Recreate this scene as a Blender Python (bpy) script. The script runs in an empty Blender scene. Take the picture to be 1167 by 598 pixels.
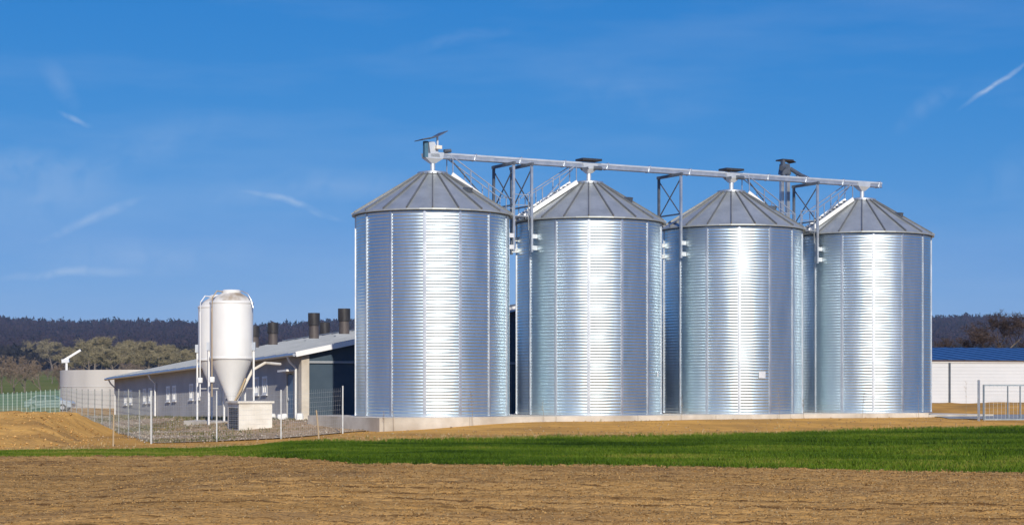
import bpy, bmesh, math, random
import numpy as np
from mathutils import Vector, Matrix, noise as mnoise

random.seed(7)
rng = np.random.default_rng(7)
R = math.radians
scn = bpy.context.scene
col = scn.collection

# ------------------------------------------------------------------ camera
CAM_H = 1.8
FPX = 2100.0                       # focal length in photograph pixels (1167 wide)
cam_d = bpy.data.cameras.new('camera')
cam = bpy.data.objects.new('camera', cam_d)
col.objects.link(cam)
cam.location = (0, 0, CAM_H)
cam.rotation_euler = (R(90), 0, 0)
cam_d.sensor_width = 36
cam_d.lens = 36 * FPX / 1167
cam_d.shift_y = 140 / 1167
cam_d.clip_start = 0.5
cam_d.clip_end = 30000
scn.camera = cam

# ------------------------------------------------------------------ light
SUN_AZ = 11.0                      # degrees right of straight behind the camera
SUN_EL = 29.0
world = bpy.data.worlds.new('World')
scn.world = world
world.use_nodes = True
wn, wl = world.node_tree.nodes, world.node_tree.links
wn.clear()


def wnode(t, **kw):
    n = wn.new(t)
    for k, v in kw.items():
        setattr(n, k, v)
    return n


sky = wnode('ShaderNodeTexSky', sky_type='NISHITA')
sky.sun_disc = False
sky.sun_elevation = R(SUN_EL)
sky.sun_rotation = R(180 - SUN_AZ)
sky.altitude = 300
sky.air_density = 0.6
sky.dust_density = 0.0
sky.ozone_density = 3.0
def wmath(op, a, b=None, c=None, clamp=False):
    n = wnode('ShaderNodeMath', operation=op)
    n.use_clamp = clamp
    for i, v in enumerate((a, b, c)):
        if v is None:
            continue
        if isinstance(v, (int, float)):
            n.inputs[i].default_value = v
        else:
            wl.new(v, n.inputs[i])
    return n.outputs[0]


# the photograph's saturated rendering of the blue: one power and gain per channel over the whole dome
srgb = wnode('ShaderNodeSeparateColor')
wl.new(sky.outputs[0], srgb.inputs[0])
crgb = wnode('ShaderNodeCombineColor')
for ci, (ref, out_, pw) in enumerate(((4.16, 1.50, 1.95), (6.82, 3.58, .64), (10.0, 7.2, .32))):
    q = wnode('ShaderNodeMath', operation='MULTIPLY')
    q.inputs[1].default_value = 1 / ref
    wl.new(srgb.outputs[ci], q.inputs[0])
    q2 = wnode('ShaderNodeMath', operation='POWER')
    q2.inputs[1].default_value = pw
    wl.new(q.outputs[0], q2.inputs[0])
    if ci == 0:                     # the horizon stays pale blue instead of turning pink
        qa = wmath('POWER', q.outputs[0], 1.1)
        q2 = wmath('MINIMUM', q2.outputs[0], qa).node
    q3 = wnode('ShaderNodeMath', operation='MULTIPLY')
    q3.inputs[1].default_value = out_
    wl.new(q2.outputs[0], q3.inputs[0])
    wl.new(q3.outputs[0], crgb.inputs[ci])
tc = wnode('ShaderNodeTexCoord')
sep = wnode('ShaderNodeSeparateXYZ')
wl.new(tc.outputs['Generated'], sep.inputs[0])


ysafe = wmath('MAXIMUM', sep.outputs[1], 0.05)
su = wmath('DIVIDE', sep.outputs[0], ysafe)
sv = wmath('DIVIDE', sep.outputs[2], ysafe)
uv = wnode('ShaderNodeCombineXYZ')
wl.new(su, uv.inputs[0])
wl.new(sv, uv.inputs[1])
wob = wnode('ShaderNodeTexNoise')
wob.inputs['Scale'].default_value = 28
wob.inputs['Detail'].default_value = 4
wl.new(uv.outputs[0], wob.inputs['Vector'])
wobs = wnode('ShaderNodeVectorMath', operation='SUBTRACT')
wl.new(wob.outputs['Color'], wobs.inputs[0])
wobs.inputs[1].default_value = (0.5, 0.5, 0.5)
wobm = wnode('ShaderNodeVectorMath', operation='SCALE')
wl.new(wobs.outputs[0], wobm.inputs[0])
wobm.inputs[3].default_value = 0.011
uvd = wnode('ShaderNodeVectorMath', operation='ADD')
wl.new(uv.outputs[0], uvd.inputs[0])
wl.new(wobm.outputs[0], uvd.inputs[1])
fine = wnode('ShaderNodeTexNoise')
fine.inputs['Scale'].default_value = 60
fine.inputs['Detail'].default_value = 8
fine.inputs['Distortion'].default_value = .8
wl.new(uv.outputs[0], fine.inputs['Vector'])
total = None
# thin contrails and cirrus wisps standing in the sky ahead: (azimuth tangent, elevation tangent, half length, half width, angle, strength)
for (cu, cv, hl, hw, ang, st) in [
        (-.1185, .0985, .032, .0022, -17, .36), (-.2275, .0905, .034, .0036, 24, .28),
        (-.237, .1445, .012, .0020, -22, .30), (-.240, .0595, .045, .0035, 3, .26),
        (.262, .1640, .028, .0019, 38, .50), (.225, .1510, .026, .0070, 38, .12),
        (-.245, .163, .02, .008, -50, .10), (-.03, .188, .04, .005, 10, .08),
        (-.10, .108, .10, .010, 4, .10), (-.25, .105, .05, .02, 12, .10), (-.20, .07, .07, .012, 2, .10), (.28, .12, .05, .015, 30, .08), (-.20, .13, .06, .014, 18, .07), (-.27, .12, .04, .012, 0, .13), (.06, .16, .06, .02, -12, .04)]:
    sub = wnode('ShaderNodeVectorMath', operation='SUBTRACT')
    wl.new(uvd.outputs[0], sub.inputs[0])
    sub.inputs[1].default_value = (cu, cv, 0)
    mp = wnode('ShaderNodeVectorRotate', rotation_type='Z_AXIS')
    wl.new(sub.outputs[0], mp.inputs[0])
    mp.inputs['Angle'].default_value = R(-ang)
    sc_ = wnode('ShaderNodeVectorMath', operation='DIVIDE')
    wl.new(mp.outputs[0], sc_.inputs[0])
    sc_.inputs[1].default_value = (hl, hw, 1)
    ln = wnode('ShaderNodeVectorMath', operation='LENGTH')
    wl.new(sc_.outputs[0], ln.inputs[0])
    fall = wmath('SUBTRACT', 1.0, ln.outputs['Value'], clamp=True)
    fall = wmath('MULTIPLY', fall, st * .85)
    total = fall if total is None else wmath('ADD', total, fall)
fn = wmath('MULTIPLY_ADD', fine.outputs[0], 3.2, -.85, clamp=True)
total = wmath('MULTIPLY', total, fn)
# very faint veil of cirrus over the whole dome
vm = wnode('ShaderNodeMapping')
vm.inputs['Scale'].default_value = (2.2, 2.2, 14)
wl.new(tc.outputs['Generated'], vm.inputs[0])
veil = wnode('ShaderNodeTexNoise')
veil.inputs['Scale'].default_value = 1.6
veil.inputs['Detail'].default_value = 5
veil.inputs['Roughness'].default_value = .6
wl.new(vm.outputs[0], veil.inputs['Vector'])
vv = wmath('MULTIPLY_ADD', veil.outputs[0], 0.30, -0.135, clamp=True)
total = wmath('ADD', total, vv, clamp=True)
cmix = wnode('ShaderNodeMix', data_type='RGBA')
cmix.inputs[7].default_value = (7.5, 8.3, 9.2, 1)
wl.new(total, cmix.inputs[0])
wl.new(crgb.outputs[0], cmix.inputs[6])
bg = wnode('ShaderNodeBackground')
bg.inputs['Strength'].default_value = 0.10
wl.new(cmix.outputs[2], bg.inputs[0])
wo = wnode('ShaderNodeOutputWorld')
wl.new(bg.outputs[0], wo.inputs[0])

sun_d = bpy.data.lights.new('sun', 'SUN')
sun_d.energy = 4.6
sun_d.angle = R(0.53)
sun_d.color = (1.0, 0.92, 0.80)
sun = bpy.data.objects.new('sun', sun_d)
col.objects.link(sun)
sdir = Vector((math.sin(R(SUN_AZ)) * math.cos(R(SUN_EL)), -math.cos(R(SUN_AZ)) * math.cos(R(SUN_EL)), math.sin(R(SUN_EL))))
sun.rotation_euler = (-sdir).to_track_quat('-Z', 'Y').to_euler()

scn.view_settings.view_transform = 'Standard'
scn.view_settings.look = 'None'
scn.view_settings.gamma = 1
scn.view_settings.exposure = 0.0
scn.view_settings.use_curve_mapping = False


# ------------------------------------------------------------------ materials
def mat(name, c1, c2=None, rough=.6, metal=0.0, scale=3.0, detail=5, bump=0.0, bscale=None, spec=.5,
        stretch=(1, 1, 1), c3=None, s3=.4, coords='Object', rvar=0.0, lo=.35, hi=.65):
    m = bpy.data.materials.new(name)
    m.use_nodes = True
    n, l = m.node_tree.nodes, m.node_tree.links
    b = n['Principled BSDF']
    b.inputs['Roughness'].default_value = rough
    b.inputs['Metallic'].default_value = metal
    b.inputs['Specular IOR Level'].default_value = spec
    b.inputs['Base Color'].default_value = (*c1, 1)
    tcn = n.new('ShaderNodeTexCoord')
    if coords == 'World':
        geo = n.new('ShaderNodeNewGeometry')
        src = geo.outputs['Position']
    else:
        src = tcn.outputs[coords]
    mp = n.new('ShaderNodeMapping')
    mp.inputs['Scale'].default_value = stretch
    l.new(src, mp.inputs[0])
    if c2 is not None:
        nz = n.new('ShaderNodeTexNoise')
        nz.inputs['Scale'].default_value = scale
        nz.inputs['Detail'].default_value = detail
        nz.inputs['Roughness'].default_value = .6
        l.new(mp.outputs[0], nz.inputs['Vector'])
        rp = n.new('ShaderNodeValToRGB')
        rp.color_ramp.elements[0].position = lo
        rp.color_ramp.elements[1].position = hi
        rp.color_ramp.elements[0].color = (*c1, 1)
        rp.color_ramp.elements[1].color = (*c2, 1)
        l.new(nz.outputs[0], rp.inputs[0])
        out = rp.outputs[0]
        if c3 is not None:
            n3 = n.new('ShaderNodeTexNoise')
            n3.inputs['Scale'].default_value = s3
            n3.inputs['Detail'].default_value = 4
            l.new(mp.outputs[0], n3.inputs['Vector'])
            r3 = n.new('ShaderNodeValToRGB')
            r3.color_ramp.elements[0].position = .45
            r3.color_ramp.elements[1].position = .68
            l.new(n3.outputs[0], r3.inputs[0])
            mx = n.new('ShaderNodeMix')
            mx.data_type = 'RGBA'
            mx.inputs[7].default_value = (*c3, 1)
            l.new(r3.outputs[0], mx.inputs[0])
            l.new(out, mx.inputs[6])
            out = mx.outputs[2]
        l.new(out, b.inputs['Base Color'])
        if rvar:
            mr = n.new('ShaderNodeMapRange')
            mr.inputs[3].default_value = rough - rvar
            mr.inputs[4].default_value = rough + rvar
            l.new(nz.outputs[0], mr.inputs[0])
            l.new(mr.outputs[0], b.inputs['Roughness'])
    if bump:
        bz = n.new('ShaderNodeTexNoise')
        bz.inputs['Scale'].default_value = bscale or scale * 4
        bz.inputs['Detail'].default_value = 4
        l.new(mp.outputs[0], bz.inputs['Vector'])
        bp = n.new('ShaderNodeBump')
        bp.inputs['Strength'].default_value = bump
        bp.inputs['Distance'].default_value = .05
        l.new(bz.outputs[0], bp.inputs['Height'])
        l.new(bp.outputs[0], b.inputs['Normal'])
    return m


def attr_mat(name, base, rough=.8, trans=None):
    """colour taken from a per-face 'tone' attribute between two or three real colours"""
    m = bpy.data.materials.new(name)
    m.use_nodes = True
    n, l = m.node_tree.nodes, m.node_tree.links
    b = n['Principled BSDF']
    b.inputs['Roughness'].default_value = rough
    b.inputs['Specular IOR Level'].default_value = .08
    a = n.new('ShaderNodeAttribute')
    a.attribute_name = 'tone'
    rp = n.new('ShaderNodeValToRGB')
    els = rp.color_ramp.elements
    while len(els) < len(base):
        els.new(.5)
    for i, c in enumerate(base):
        els[i].position = i / (len(base) - 1)
        els[i].color = (*c, 1)
    l.new(a.outputs['Fac'], rp.inputs[0])
    l.new(rp.outputs[0], b.inputs['Base Color'])
    return m


def silo_metal(name, c1, c2, rough, rv, streak=True):
    m = mat(name, c1, c2, rough=rough, metal=1.0, scale=2.2, rvar=rv, detail=6, stretch=(1, 1, .35))
    return m


M = {}
M['galv'] = mat('galvanised_wall', (.64, .755, .81), (.74, .84, .88), rough=.37, metal=1.0, scale=1.6, rvar=.05, detail=6, stretch=(1, 1, .25), coords='World')
_n, _l = M['galv'].node_tree.nodes, M['galv'].node_tree.links
_b = _n['Principled BSDF']
_oi = _n.new('ShaderNodeObjectInfo')            # every sheet a little different
_mr = _n.new('ShaderNodeMapRange')
_mr.inputs[3].default_value, _mr.inputs[4].default_value = .92, 1.03
_l.new(_oi.outputs['Random'], _mr.inputs[0])
_hs = _n.new('ShaderNodeHueSaturation')
_l.new(_mr.outputs[0], _hs.inputs['Value'])
_l.new(_b.inputs['Base Color'].links[0].from_socket, _hs.inputs['Color'])
_l.new(_hs.outputs[0], _b.inputs['Base Color'])
_ma = _n.new('ShaderNodeMath')
_ma.operation = 'MULTIPLY_ADD'
_ma.inputs[1].default_value, _ma.inputs[2].default_value = .03, -.015
_l.new(_oi.outputs['Random'], _ma.inputs[0])
_mb = _n.new('ShaderNodeMath')
_l.new(_b.inputs['Roughness'].links[0].from_socket, _mb.inputs[0])
_l.new(_ma.outputs[0], _mb.inputs[1])
_l.new(_mb.outputs[0], _b.inputs['Roughness'])
M['stiff'] = mat('galvanised_stiffener', (.62, .65, .68), (.74, .76, .78), rough=.38, metal=1.0, scale=2, rvar=.05)
M['roofm'] = mat('roof_sheet', (.42, .445, .43), (.52, .545, .53), rough=.46, metal=.62, scale=1.2, rvar=.06, stretch=(1, 1, 1), coords='World')
M['rib'] = mat('roof_rib', (.16, .165, .165), (.24, .245, .24), rough=.5, metal=.5, scale=3)  # ribs coloured darker than the sheets, seam shading painted in
M['steel'] = mat('steel_section', (.52, .56, .60), (.64, .67, .70), rough=.42, metal=.85, scale=3, rvar=.08)
M['steel_light'] = mat('steel_light', (.70, .73, .75), (.80, .82, .83), rough=.45, metal=.55, scale=2, rvar=.08)
M['steel_pale'] = mat('steel_pale', (.60, .65, .69), (.70, .74, .77), rough=.45, metal=.6, scale=2, rvar=.08)
M['steel_dark'] = mat('steel_dark', (.10, .12, .15), (.16, .18, .21), rough=.5, metal=.5, scale=3)
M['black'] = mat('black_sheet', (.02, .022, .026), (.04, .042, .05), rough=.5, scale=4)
M['plinthc'] = mat('pale_concrete', (.52, .47, .39), (.66, .61, .52), rough=.85, scale=1.2, detail=8, bump=.3, bscale=20, c3=(.40, .35, .28), s3=.5, coords='World')
M['tankc'] = mat('tank_concrete', (.58, .57, .53), (.68, .67, .63), rough=.85, scale=.5, detail=8, c3=(.48, .47, .44), s3=.25, coords='World', stretch=(1, 1, .4))
M['wallg'] = mat('barn_render', (.40, .39, .37), (.48, .47, .445), rough=.85, scale=.7, detail=8, coords='World', bump=.1, bscale=30)
M['slate'] = mat('slate_cladding', (.032, .058, .085), (.045, .074, .102), rough=.6, scale=1.2, detail=6, coords='World')
M['barnroof'] = mat('barn_roof_sheet', (.25, .27, .29), (.31, .33, .35), rough=.65, scale=.6, detail=6, coords='World')
M['white'] = mat('white_paint', (.76, .76, .74), (.82, .82, .80), rough=.45, scale=2)
M['cream'] = mat('feed_silo_shell', (.70, .70, .68), (.79, .79, .77), rough=.42, scale=1.0, detail=8, coords='World', stretch=(1, 1, .35))
M['creamtop'] = mat('feed_silo_stained_top', (.62, .60, .54), (.76, .75, .71), rough=.5, scale=2.2, detail=8, c3=(.33, .26, .18), s3=1.3, coords='World', stretch=(1, 1, .4))
M['boxw'] = mat('box_render', (.66, .62, .54), (.76, .72, .64), rough=.8, scale=1.2, detail=8, coords='World', c3=(.56, .50, .40), s3=.9)
M['glass'] = mat('window_glass', (.05, .07, .09), rough=.08, spec=.7)
M['pane_refl'] = mat('pale_pane_reflection', (.55, .58, .60), (.62, .64, .66), rough=.4, scale=2)  # pale window panes, their bright reflection painted into the colour
M['chim'] = mat('chimney_sheath', (.022, .02, .02), (.05, .045, .042), rough=.45, scale=2.5, stretch=(1, 1, .4))
M['chim2'] = mat('chimney_lower', (.06, .05, .045), (.11, .09, .08), rough=.55, scale=2.5, stretch=(1, 1, .4))
M['hallw'] = mat('hall_cladding', (.58, .60, .62), (.63, .65, .67), rough=.5, scale=.4, coords='World')
M['hallr'] = mat('hall_roof_blue', (.025, .085, .22), (.035, .105, .26), rough=.5, scale=.5, coords='World')
M['wood'] = mat('weathered_wood', (.36, .27, .16), (.46, .36, .23), rough=.85, scale=6, stretch=(1, 1, .2))
M['bark'] = mat('bark', (.12, .095, .075), (.20, .165, .13), rough=.9, scale=2)
M['rubber'] = mat('rubber', (.02, .02, .02), rough=.8)
M['carpaint'] = mat('car_paint', (.40, .47, .54), rough=.3, spec=.6)
M['motor'] = mat('motor_blue', (.05, .13, .20), (.07, .17, .25), rough=.5, scale=5)
M['door'] = mat('blue_door', (.10, .17, .26), (.13, .20, .30), rough=.5, scale=3)
M['stalk'] = mat('dry_stalk', (.22, .16, .09), (.30, .22, .13), rough=.9, scale=9)


# ------------------------------------------------------------------ mesh builder
class MB:
    def __init__(s):
        s.v = []
        s.f = []

    def quad(s, *p):
        i = len(s.v)
        s.v += [tuple(q) for q in p]
        s.f.append(tuple(range(i, i + len(p))))
        return s

    def box(s, x0, x1, y0, y1, z0, z1):
        i = len(s.v)
        s.v += [(x0, y0, z0), (x1, y0, z0), (x1, y1, z0), (x0, y1, z0), (x0, y0, z1), (x1, y0, z1), (x1, y1, z1), (x0, y1, z1)]
        s.f += [tuple(i + k for k in q) for q in ((0, 3, 2, 1), (4, 5, 6, 7), (0, 1, 5, 4), (1, 2, 6, 5), (2, 3, 7, 6), (3, 0, 4, 7))]
        return s

    def hexa(s, P):
        i = len(s.v)
        s.v += [tuple(p) for p in P]
        s.f += [tuple(i + k for k in q) for q in ((0, 3, 2, 1), (4, 5, 6, 7), (0, 1, 5, 4), (1, 2, 6, 5), (2, 3, 7, 6), (3, 0, 4, 7))]
        return s

    def bar(s, a, b, w, h=None, up=(0, 0, 1)):
        """box section from a to b, w wide and h high"""
        h = w if h is None else h
        a, b = Vector(a), Vector(b)
        d = (b - a).normalized()
        u = Vector(up)
        if abs(d.dot(u)) > .98:
            u = Vector((0.877, .48, 0))
        x = d.cross(u).normalized() * (w / 2)
        y = x.cross(d).normalized() * (h / 2)
        return s.hexa([a - x - y, a + x - y, a + x + y, a - x + y, b - x - y, b + x - y, b + x + y, b - x + y])

    def tube(s, pts, rad, n=8, caps=True):
        pts = [Vector(p) for p in pts]
        if not hasattr(rad, '__len__'):
            rad = [rad] * len(pts)
        base = len(s.v)
        for k, p in enumerate(pts):
            d = (pts[min(k + 1, len(pts) - 1)] - pts[max(k - 1, 0)]).normalized()
            u = Vector((0, 0, 1)) if abs(d.z) < .95 else Vector((1, 0, 0))
            x = d.cross(u).normalized()
            y = d.cross(x).normalized()
            for j in range(n):
                a = 2 * math.pi * j / n
                s.v.append(tuple(p + (x * math.cos(a) + y * math.sin(a)) * rad[k]))
        for k in range(len(pts) - 1):
            for j in range(n):
                a, b = base + k * n + j, base + k * n + (j + 1) % n
                s.f.append((a, a + n, b + n, b))
        if caps:
            s.f.append(tuple(base + j for j in range(n)))
            s.f.append(tuple(base + (len(pts) - 1) * n + j for j in reversed(range(n))))
        return s

    def lathe(s, prof, n=32, cx=0, cy=0, closed=False):
        base = len(s.v)
        for (r, z) in prof:
            for j in range(n):
                a = 2 * math.pi * j / n
                s.v.append((cx + r * math.cos(a), cy + r * math.sin(a), z))
        K = len(prof)
        for k in range(K - 1 if not closed else K):
            for j in range(n):
                a, b = base + k * n + j, base + k * n + (j + 1) % n
                c, d = base + ((k + 1) % K) * n + (j + 1) % n, base + ((k + 1) % K) * n + j
                s.f.append((a, b, c, d))
        return s

    def build(s, name, m, parent=None, smooth=False, angle=35):
        me = bpy.data.meshes.new(name)
        me.from_pydata(s.v, [], s.f)
        me.materials.append(m)
        if smooth:
            me.shade_smooth()
            me.set_sharp_from_angle(angle=R(angle))
        me.update()
        return link(name, me, parent)


def link(name, me, parent=None, loc=None, rz=None):
    o = bpy.data.objects.new(name, me)
    col.objects.link(o)
    if parent is not None:
        o.parent = parent
    if loc is not None:
        o.location = loc
    if rz is not None:
        o.rotation_euler = (0, 0, rz)
    return o


def empty(name, loc=(0, 0, 0), rz=0):
    o = bpy.data.objects.new(name, None)
    o.empty_display_size = .5
    col.objects.link(o)
    o.location = loc
    o.rotation_euler = (0, 0, rz)
    return o


def tag(o, label=None, cat=None, group=None, kind=None):
    if label:
        o['label'] = label
    if cat:
        o['category'] = cat
    if group:
        o['group'] = group
    if kind:
        o['kind'] = kind
    return o


def np_obj(name, V, F, m, tone=None, parent=None, smooth=False):
    """big meshes: V (N,3), F (M,k)"""
    V = np.asarray(V, dtype=np.float32)
    F = np.asarray(F, dtype=np.int32)
    me = bpy.data.meshes.new(name)
    nf, k = F.shape
    me.vertices.add(len(V))
    me.vertices.foreach_set('co', V.ravel())
    me.loops.add(nf * k)
    me.loops.foreach_set('vertex_index', F.ravel())
    me.polygons.add(nf)
    me.polygons.foreach_set('loop_start', np.arange(0, nf * k, k, dtype=np.int32))
    me.update(calc_edges=True)
    if tone is not None:
        a = me.attributes.new('tone', 'FLOAT', 'FACE')
        a.data.foreach_set('value', np.asarray(tone, dtype=np.float32))
    me.materials.append(m)
    if smooth:
        me.shade_smooth()
    return link(name, me, parent)


# ------------------------------------------------------------------ the lie of the land
AX = np.array([.877, .480])           # direction of the silo row
S0 = np.array([-3.72, 86.4])          # first silo
STEP = 8.54


def row(t, p, z):
    """t along the silo row, p towards the field"""
    return (S0[0] + AX[0] * t + AX[1] * p, S0[1] + AX[1] * t - AX[0] * p, z)


def sm(a, b, x):
    t = np.clip((x - a) / (b - a), 0, 1)
    return t * t * (3 - 2 * t)


FY = [-500, 120, 200, 300, 500, 800, 1200, 1500, 1700, 2300, 3000, 3300, 4500, 7000, 9000]
FZ = [0, 0, -.2, -.3, 2.0, 7, 12, 20, 22, 48, 92, 95, 60, 20, 5]


def ground(x, y):
    x = np.asarray(x, dtype=float)
    y = np.asarray(y, dtype=float)
    p = (x - S0[0]) * AX[1] - (y - S0[1]) * AX[0]
    t = (x - S0[0]) * AX[0] + (y - S0[1]) * AX[1]
    bank = -.22 + .37 * sm(-5, 4, t)
    zr = -.17 + (bank + .17) * sm(13, 4.6, p)
    zr = np.where(p < 4.2, zr + (.08 - zr) * sm(4.2, -6, p), zr)
    dwall = x - (-10.85 - .476 * (y - 95.5))
    zl = -.45 - .18 * sm(85, 140, y) + .45 * sm(81, 91, y) * (1 - .5 * sm(95, 135, y)) * sm(-8.5, -5, dwall)
    L = 1 - sm(-10.5, -5.5, x + .02 * (y - 80))
    near = zr * (1 - L) + zl * L
    u = x / np.maximum(y, 50.)
    far = np.interp(y, FY, FZ) * (1 + .05 * np.sin(u * 23 + 2.0) * sm(1200, 2600, y) + .03 * np.sin(u * 57) * sm(1800, 2600, y))
    und = .05 * np.sin(x * .23 + 1.1) * np.sin(y * .19) * sm(120, 60, y)
    return near + far + und


def at(px, py):
    """where the sight line through a photograph pixel meets the land"""
    kx, kz = (px - 583.5) / FPX, -(py - 439) / FPX
    ys = np.geomspace(8, 3000, 4000)
    dz = CAM_H + kz * ys - ground(kx * ys, ys)
    i = np.argmax(dz < 0)
    y = ys[i]
    return kx * y, y


def gz(x, y):
    return float(ground(x, y))


def axis(dense0, dense1, step, lo, hi, grow=1.12):
    a = list(np.arange(dense0, dense1 + .001, step))
    s = step
    while a[-1] < hi:
        s *= grow
        a.append(a[-1] + s)
    b = []
    s = step
    c = dense0
    while c > lo:
        s *= grow
        c -= s
        b.append(c)
    return np.array(b[::-1] + a)


def grid_faces(ny, nx):
    i = np.arange((ny - 1) * (nx - 1))
    r, c = i // (nx - 1), i % (nx - 1)
    a = r * nx + c
    return np.stack([a, a + 1, a + nx + 1, a + nx], 1)


def vnoise(x, y, sc, seed=0, octv=3):
    """cheap value noise"""
    out = np.zeros_like(x)
    amp, tot = 1.0, 0
    for o in range(octv):
        xs, ys = x * sc + 37.1 * (seed + o), y * sc + 91.7 * (seed + o)
        xi, yi = np.floor(xs).astype(np.int64), np.floor(ys).astype(np.int64)
        fx, fy = xs - xi, ys - yi
        fx, fy = fx * fx * (3 - 2 * fx), fy * fy * (3 - 2 * fy)

        def h(a, b):
            n = (a * 374761393 + b * 668265263 + seed * 1442695) & 0x7fffffff
            n = ((n ^ (n >> 13)) * 1274126177) & 0x7fffffff
            return ((n ^ (n >> 16)) & 0xffff) / 65535.0
        v = (h(xi, yi) * (1 - fx) + h(xi + 1, yi) * fx) * (1 - fy) + (h(xi, yi + 1) * (1 - fx) + h(xi + 1, yi + 1) * fx) * fy
        out += amp * (v - .5)
        tot += amp
        amp *= .55
        sc *= 2.03
    return out / tot


# ground sheet to the horizon
gx = axis(-60, 60, 1.0, -5500, 5500)
gy = axis(-5, 150, 1.0, -400, 8500, 1.06)
GX, GY = np.meshgrid(gx, gy)
GZ = ground(GX, GY)
nearw = sm(150, 100, GY) * sm(-20, 60, GY)
GZ = GZ + .05 * vnoise(GX, GY, .35, 3) * nearw
m = mat('earth', (.64, .345, .085), (.48, .255, .062), rough=.95, spec=.05, scale=.9, detail=10, coords='World', bump=.5, bscale=6,
        c3=(.36, .20, .06), s3=.22)
# meadow and far farmland colours beyond the yards
n, l = m.node_tree.nodes, m.node_tree.links
b = n['Principled BSDF']
prev = b.inputs['Base Color'].links[0].from_socket
geo = n.new('ShaderNodeNewGeometry')
sp = n.new('ShaderNodeSeparateXYZ')
l.new(geo.outputs['Position'], sp.inputs[0])
mr = n.new('ShaderNodeMapRange')
mr.inputs[1].default_value = 190
mr.inputs[2].default_value = 230
l.new(sp.outputs[1], mr.inputs[0])
nz = n.new('ShaderNodeTexNoise')
nz.inputs['Scale'].default_value = .012
nz.inputs['Detail'].default_value = 6
l.new(geo.outputs['Position'], nz.inputs['Vector'])
rp = n.new('ShaderNodeValToRGB')
rp.color_ramp.elements[0].position = .38
rp.color_ramp.elements[1].position = .62
rp.color_ramp.elements[0].color = (.12, .15, .030, 1)
rp.color_ramp.elements[1].color = (.18, .18, .05, 1)
l.new(nz.outputs[0], rp.inputs[0])
mx = n.new('ShaderNodeMix')
mx.data_type = 'RGBA'
l.new(mr.outputs[0], mx.inputs[0])
l.new(prev, mx.inputs[6])
l.new(rp.outputs[0], mx.inputs[7])
mr2 = n.new('ShaderNodeMapRange')
mr2.inputs[1].default_value = 1050
mr2.inputs[2].default_value = 1150
l.new(sp.outputs[1], mr2.inputs[0])
mx2 = n.new('ShaderNodeMix')
mx2.data_type = 'RGBA'
mx2.inputs[7].default_value = (.022, .018, .018, 1)
l.new(mr2.outputs[0], mx2.inputs[0])
l.new(mx.outputs[2], mx2.inputs[6])
l.new(mx2.outputs[2], b.inputs['Base Color'])
M['earth'] = m
o = np_obj('ground', np.stack([GX.ravel(), GY.ravel(), GZ.ravel()], 1), grid_faces(len(gy), len(gx)), m, smooth=True)
tag(o, kind='structure')

# edges of the strips of land, followed across the photograph and stored as points on the land
field_edge = [at(*q) for q in ((-120, 526), (0, 524), (150, 523), (250, 522.5), (310, 526), (400, 532.5), (600, 535), (800, 537), (1000, 541.5), (1167, 544), (1300, 546))]
grass_edge = [at(*q) for q in ((-120, 518.5), (0, 518), (150, 515.5), (250, 513), (310, 510.5), (400, 506.5), (520, 504.5), (640, 501.5), (860, 497), (970, 493), (1100, 489.5), (1167, 488), (1300, 486))]
fe = np.array(field_edge)
ge = np.array(grass_edge)


def edge_at(E, k):
    """interpolate an edge by bearing"""
    b = E[:, 0] / E[:, 1]
    return np.interp(k, b, E[:, 1])


# ------------------------------------------------------------------ ploughed field
ROWD = np.array([.955, -.297])
ROWN = np.array([.297, .955])


def field_height(x, y):
    s = x * ROWN[0] + y * ROWN[1]
    t = x * ROWD[0] + y * ROWD[1]
    sw = s + .10 * vnoise(t, s * .0, .12, 5, 2) + .04 * vnoise(t, s, .8, 6, 2)
    ph = sw / .75
    k = np.floor(ph)
    fr = ph - k
    depth = .5 + .5 * np.sin(k * 12.9898 + np.sin(k * 78.233) * 4)           # each furrow its own depth
    furrow = -np.exp(-((fr - .5) / .14) ** 2) * (.02 + .075 * depth ** 3) * (.55 + 1.1 * np.clip(vnoise(t, k * 1.0, .35, 9, 3) + .5, 0, 1))
    ridge = .018 * np.cos(2 * np.pi * sw / .25)
    clod = .075 * vnoise(x, y, 2.6, 11, 3) + .05 * np.abs(vnoise(x, y, 6.5, 12, 2))
    return furrow + ridge + clod


fk = np.linspace(-.40, .40, 470)
fv = np.concatenate([np.linspace(0, 1, 640)])
K, Vv = np.meshgrid(fk, fv)
Yfar = edge_at(fe, K) + .6 * vnoise(K * 60, K * 0, 1.5, 21, 3)
FYY = 1 / ((1 - Vv) / 17.0 + Vv / (Yfar + .5))         # closer rows get finer steps
FXX = K * FYY
FZZ = ground(FXX, FYY) + .10 + field_height(FXX, FYY)
FZZ[-3:] -= .12
m = mat('tilled_soil', (.41, .230, .072), (.55, .325, .115), rough=.95, spec=.05, scale=3.5, detail=10, coords='World', bump=.6, bscale=25, c3=(.31, .185, .075), s3=.35, stretch=(.6, 1, 1))
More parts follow.
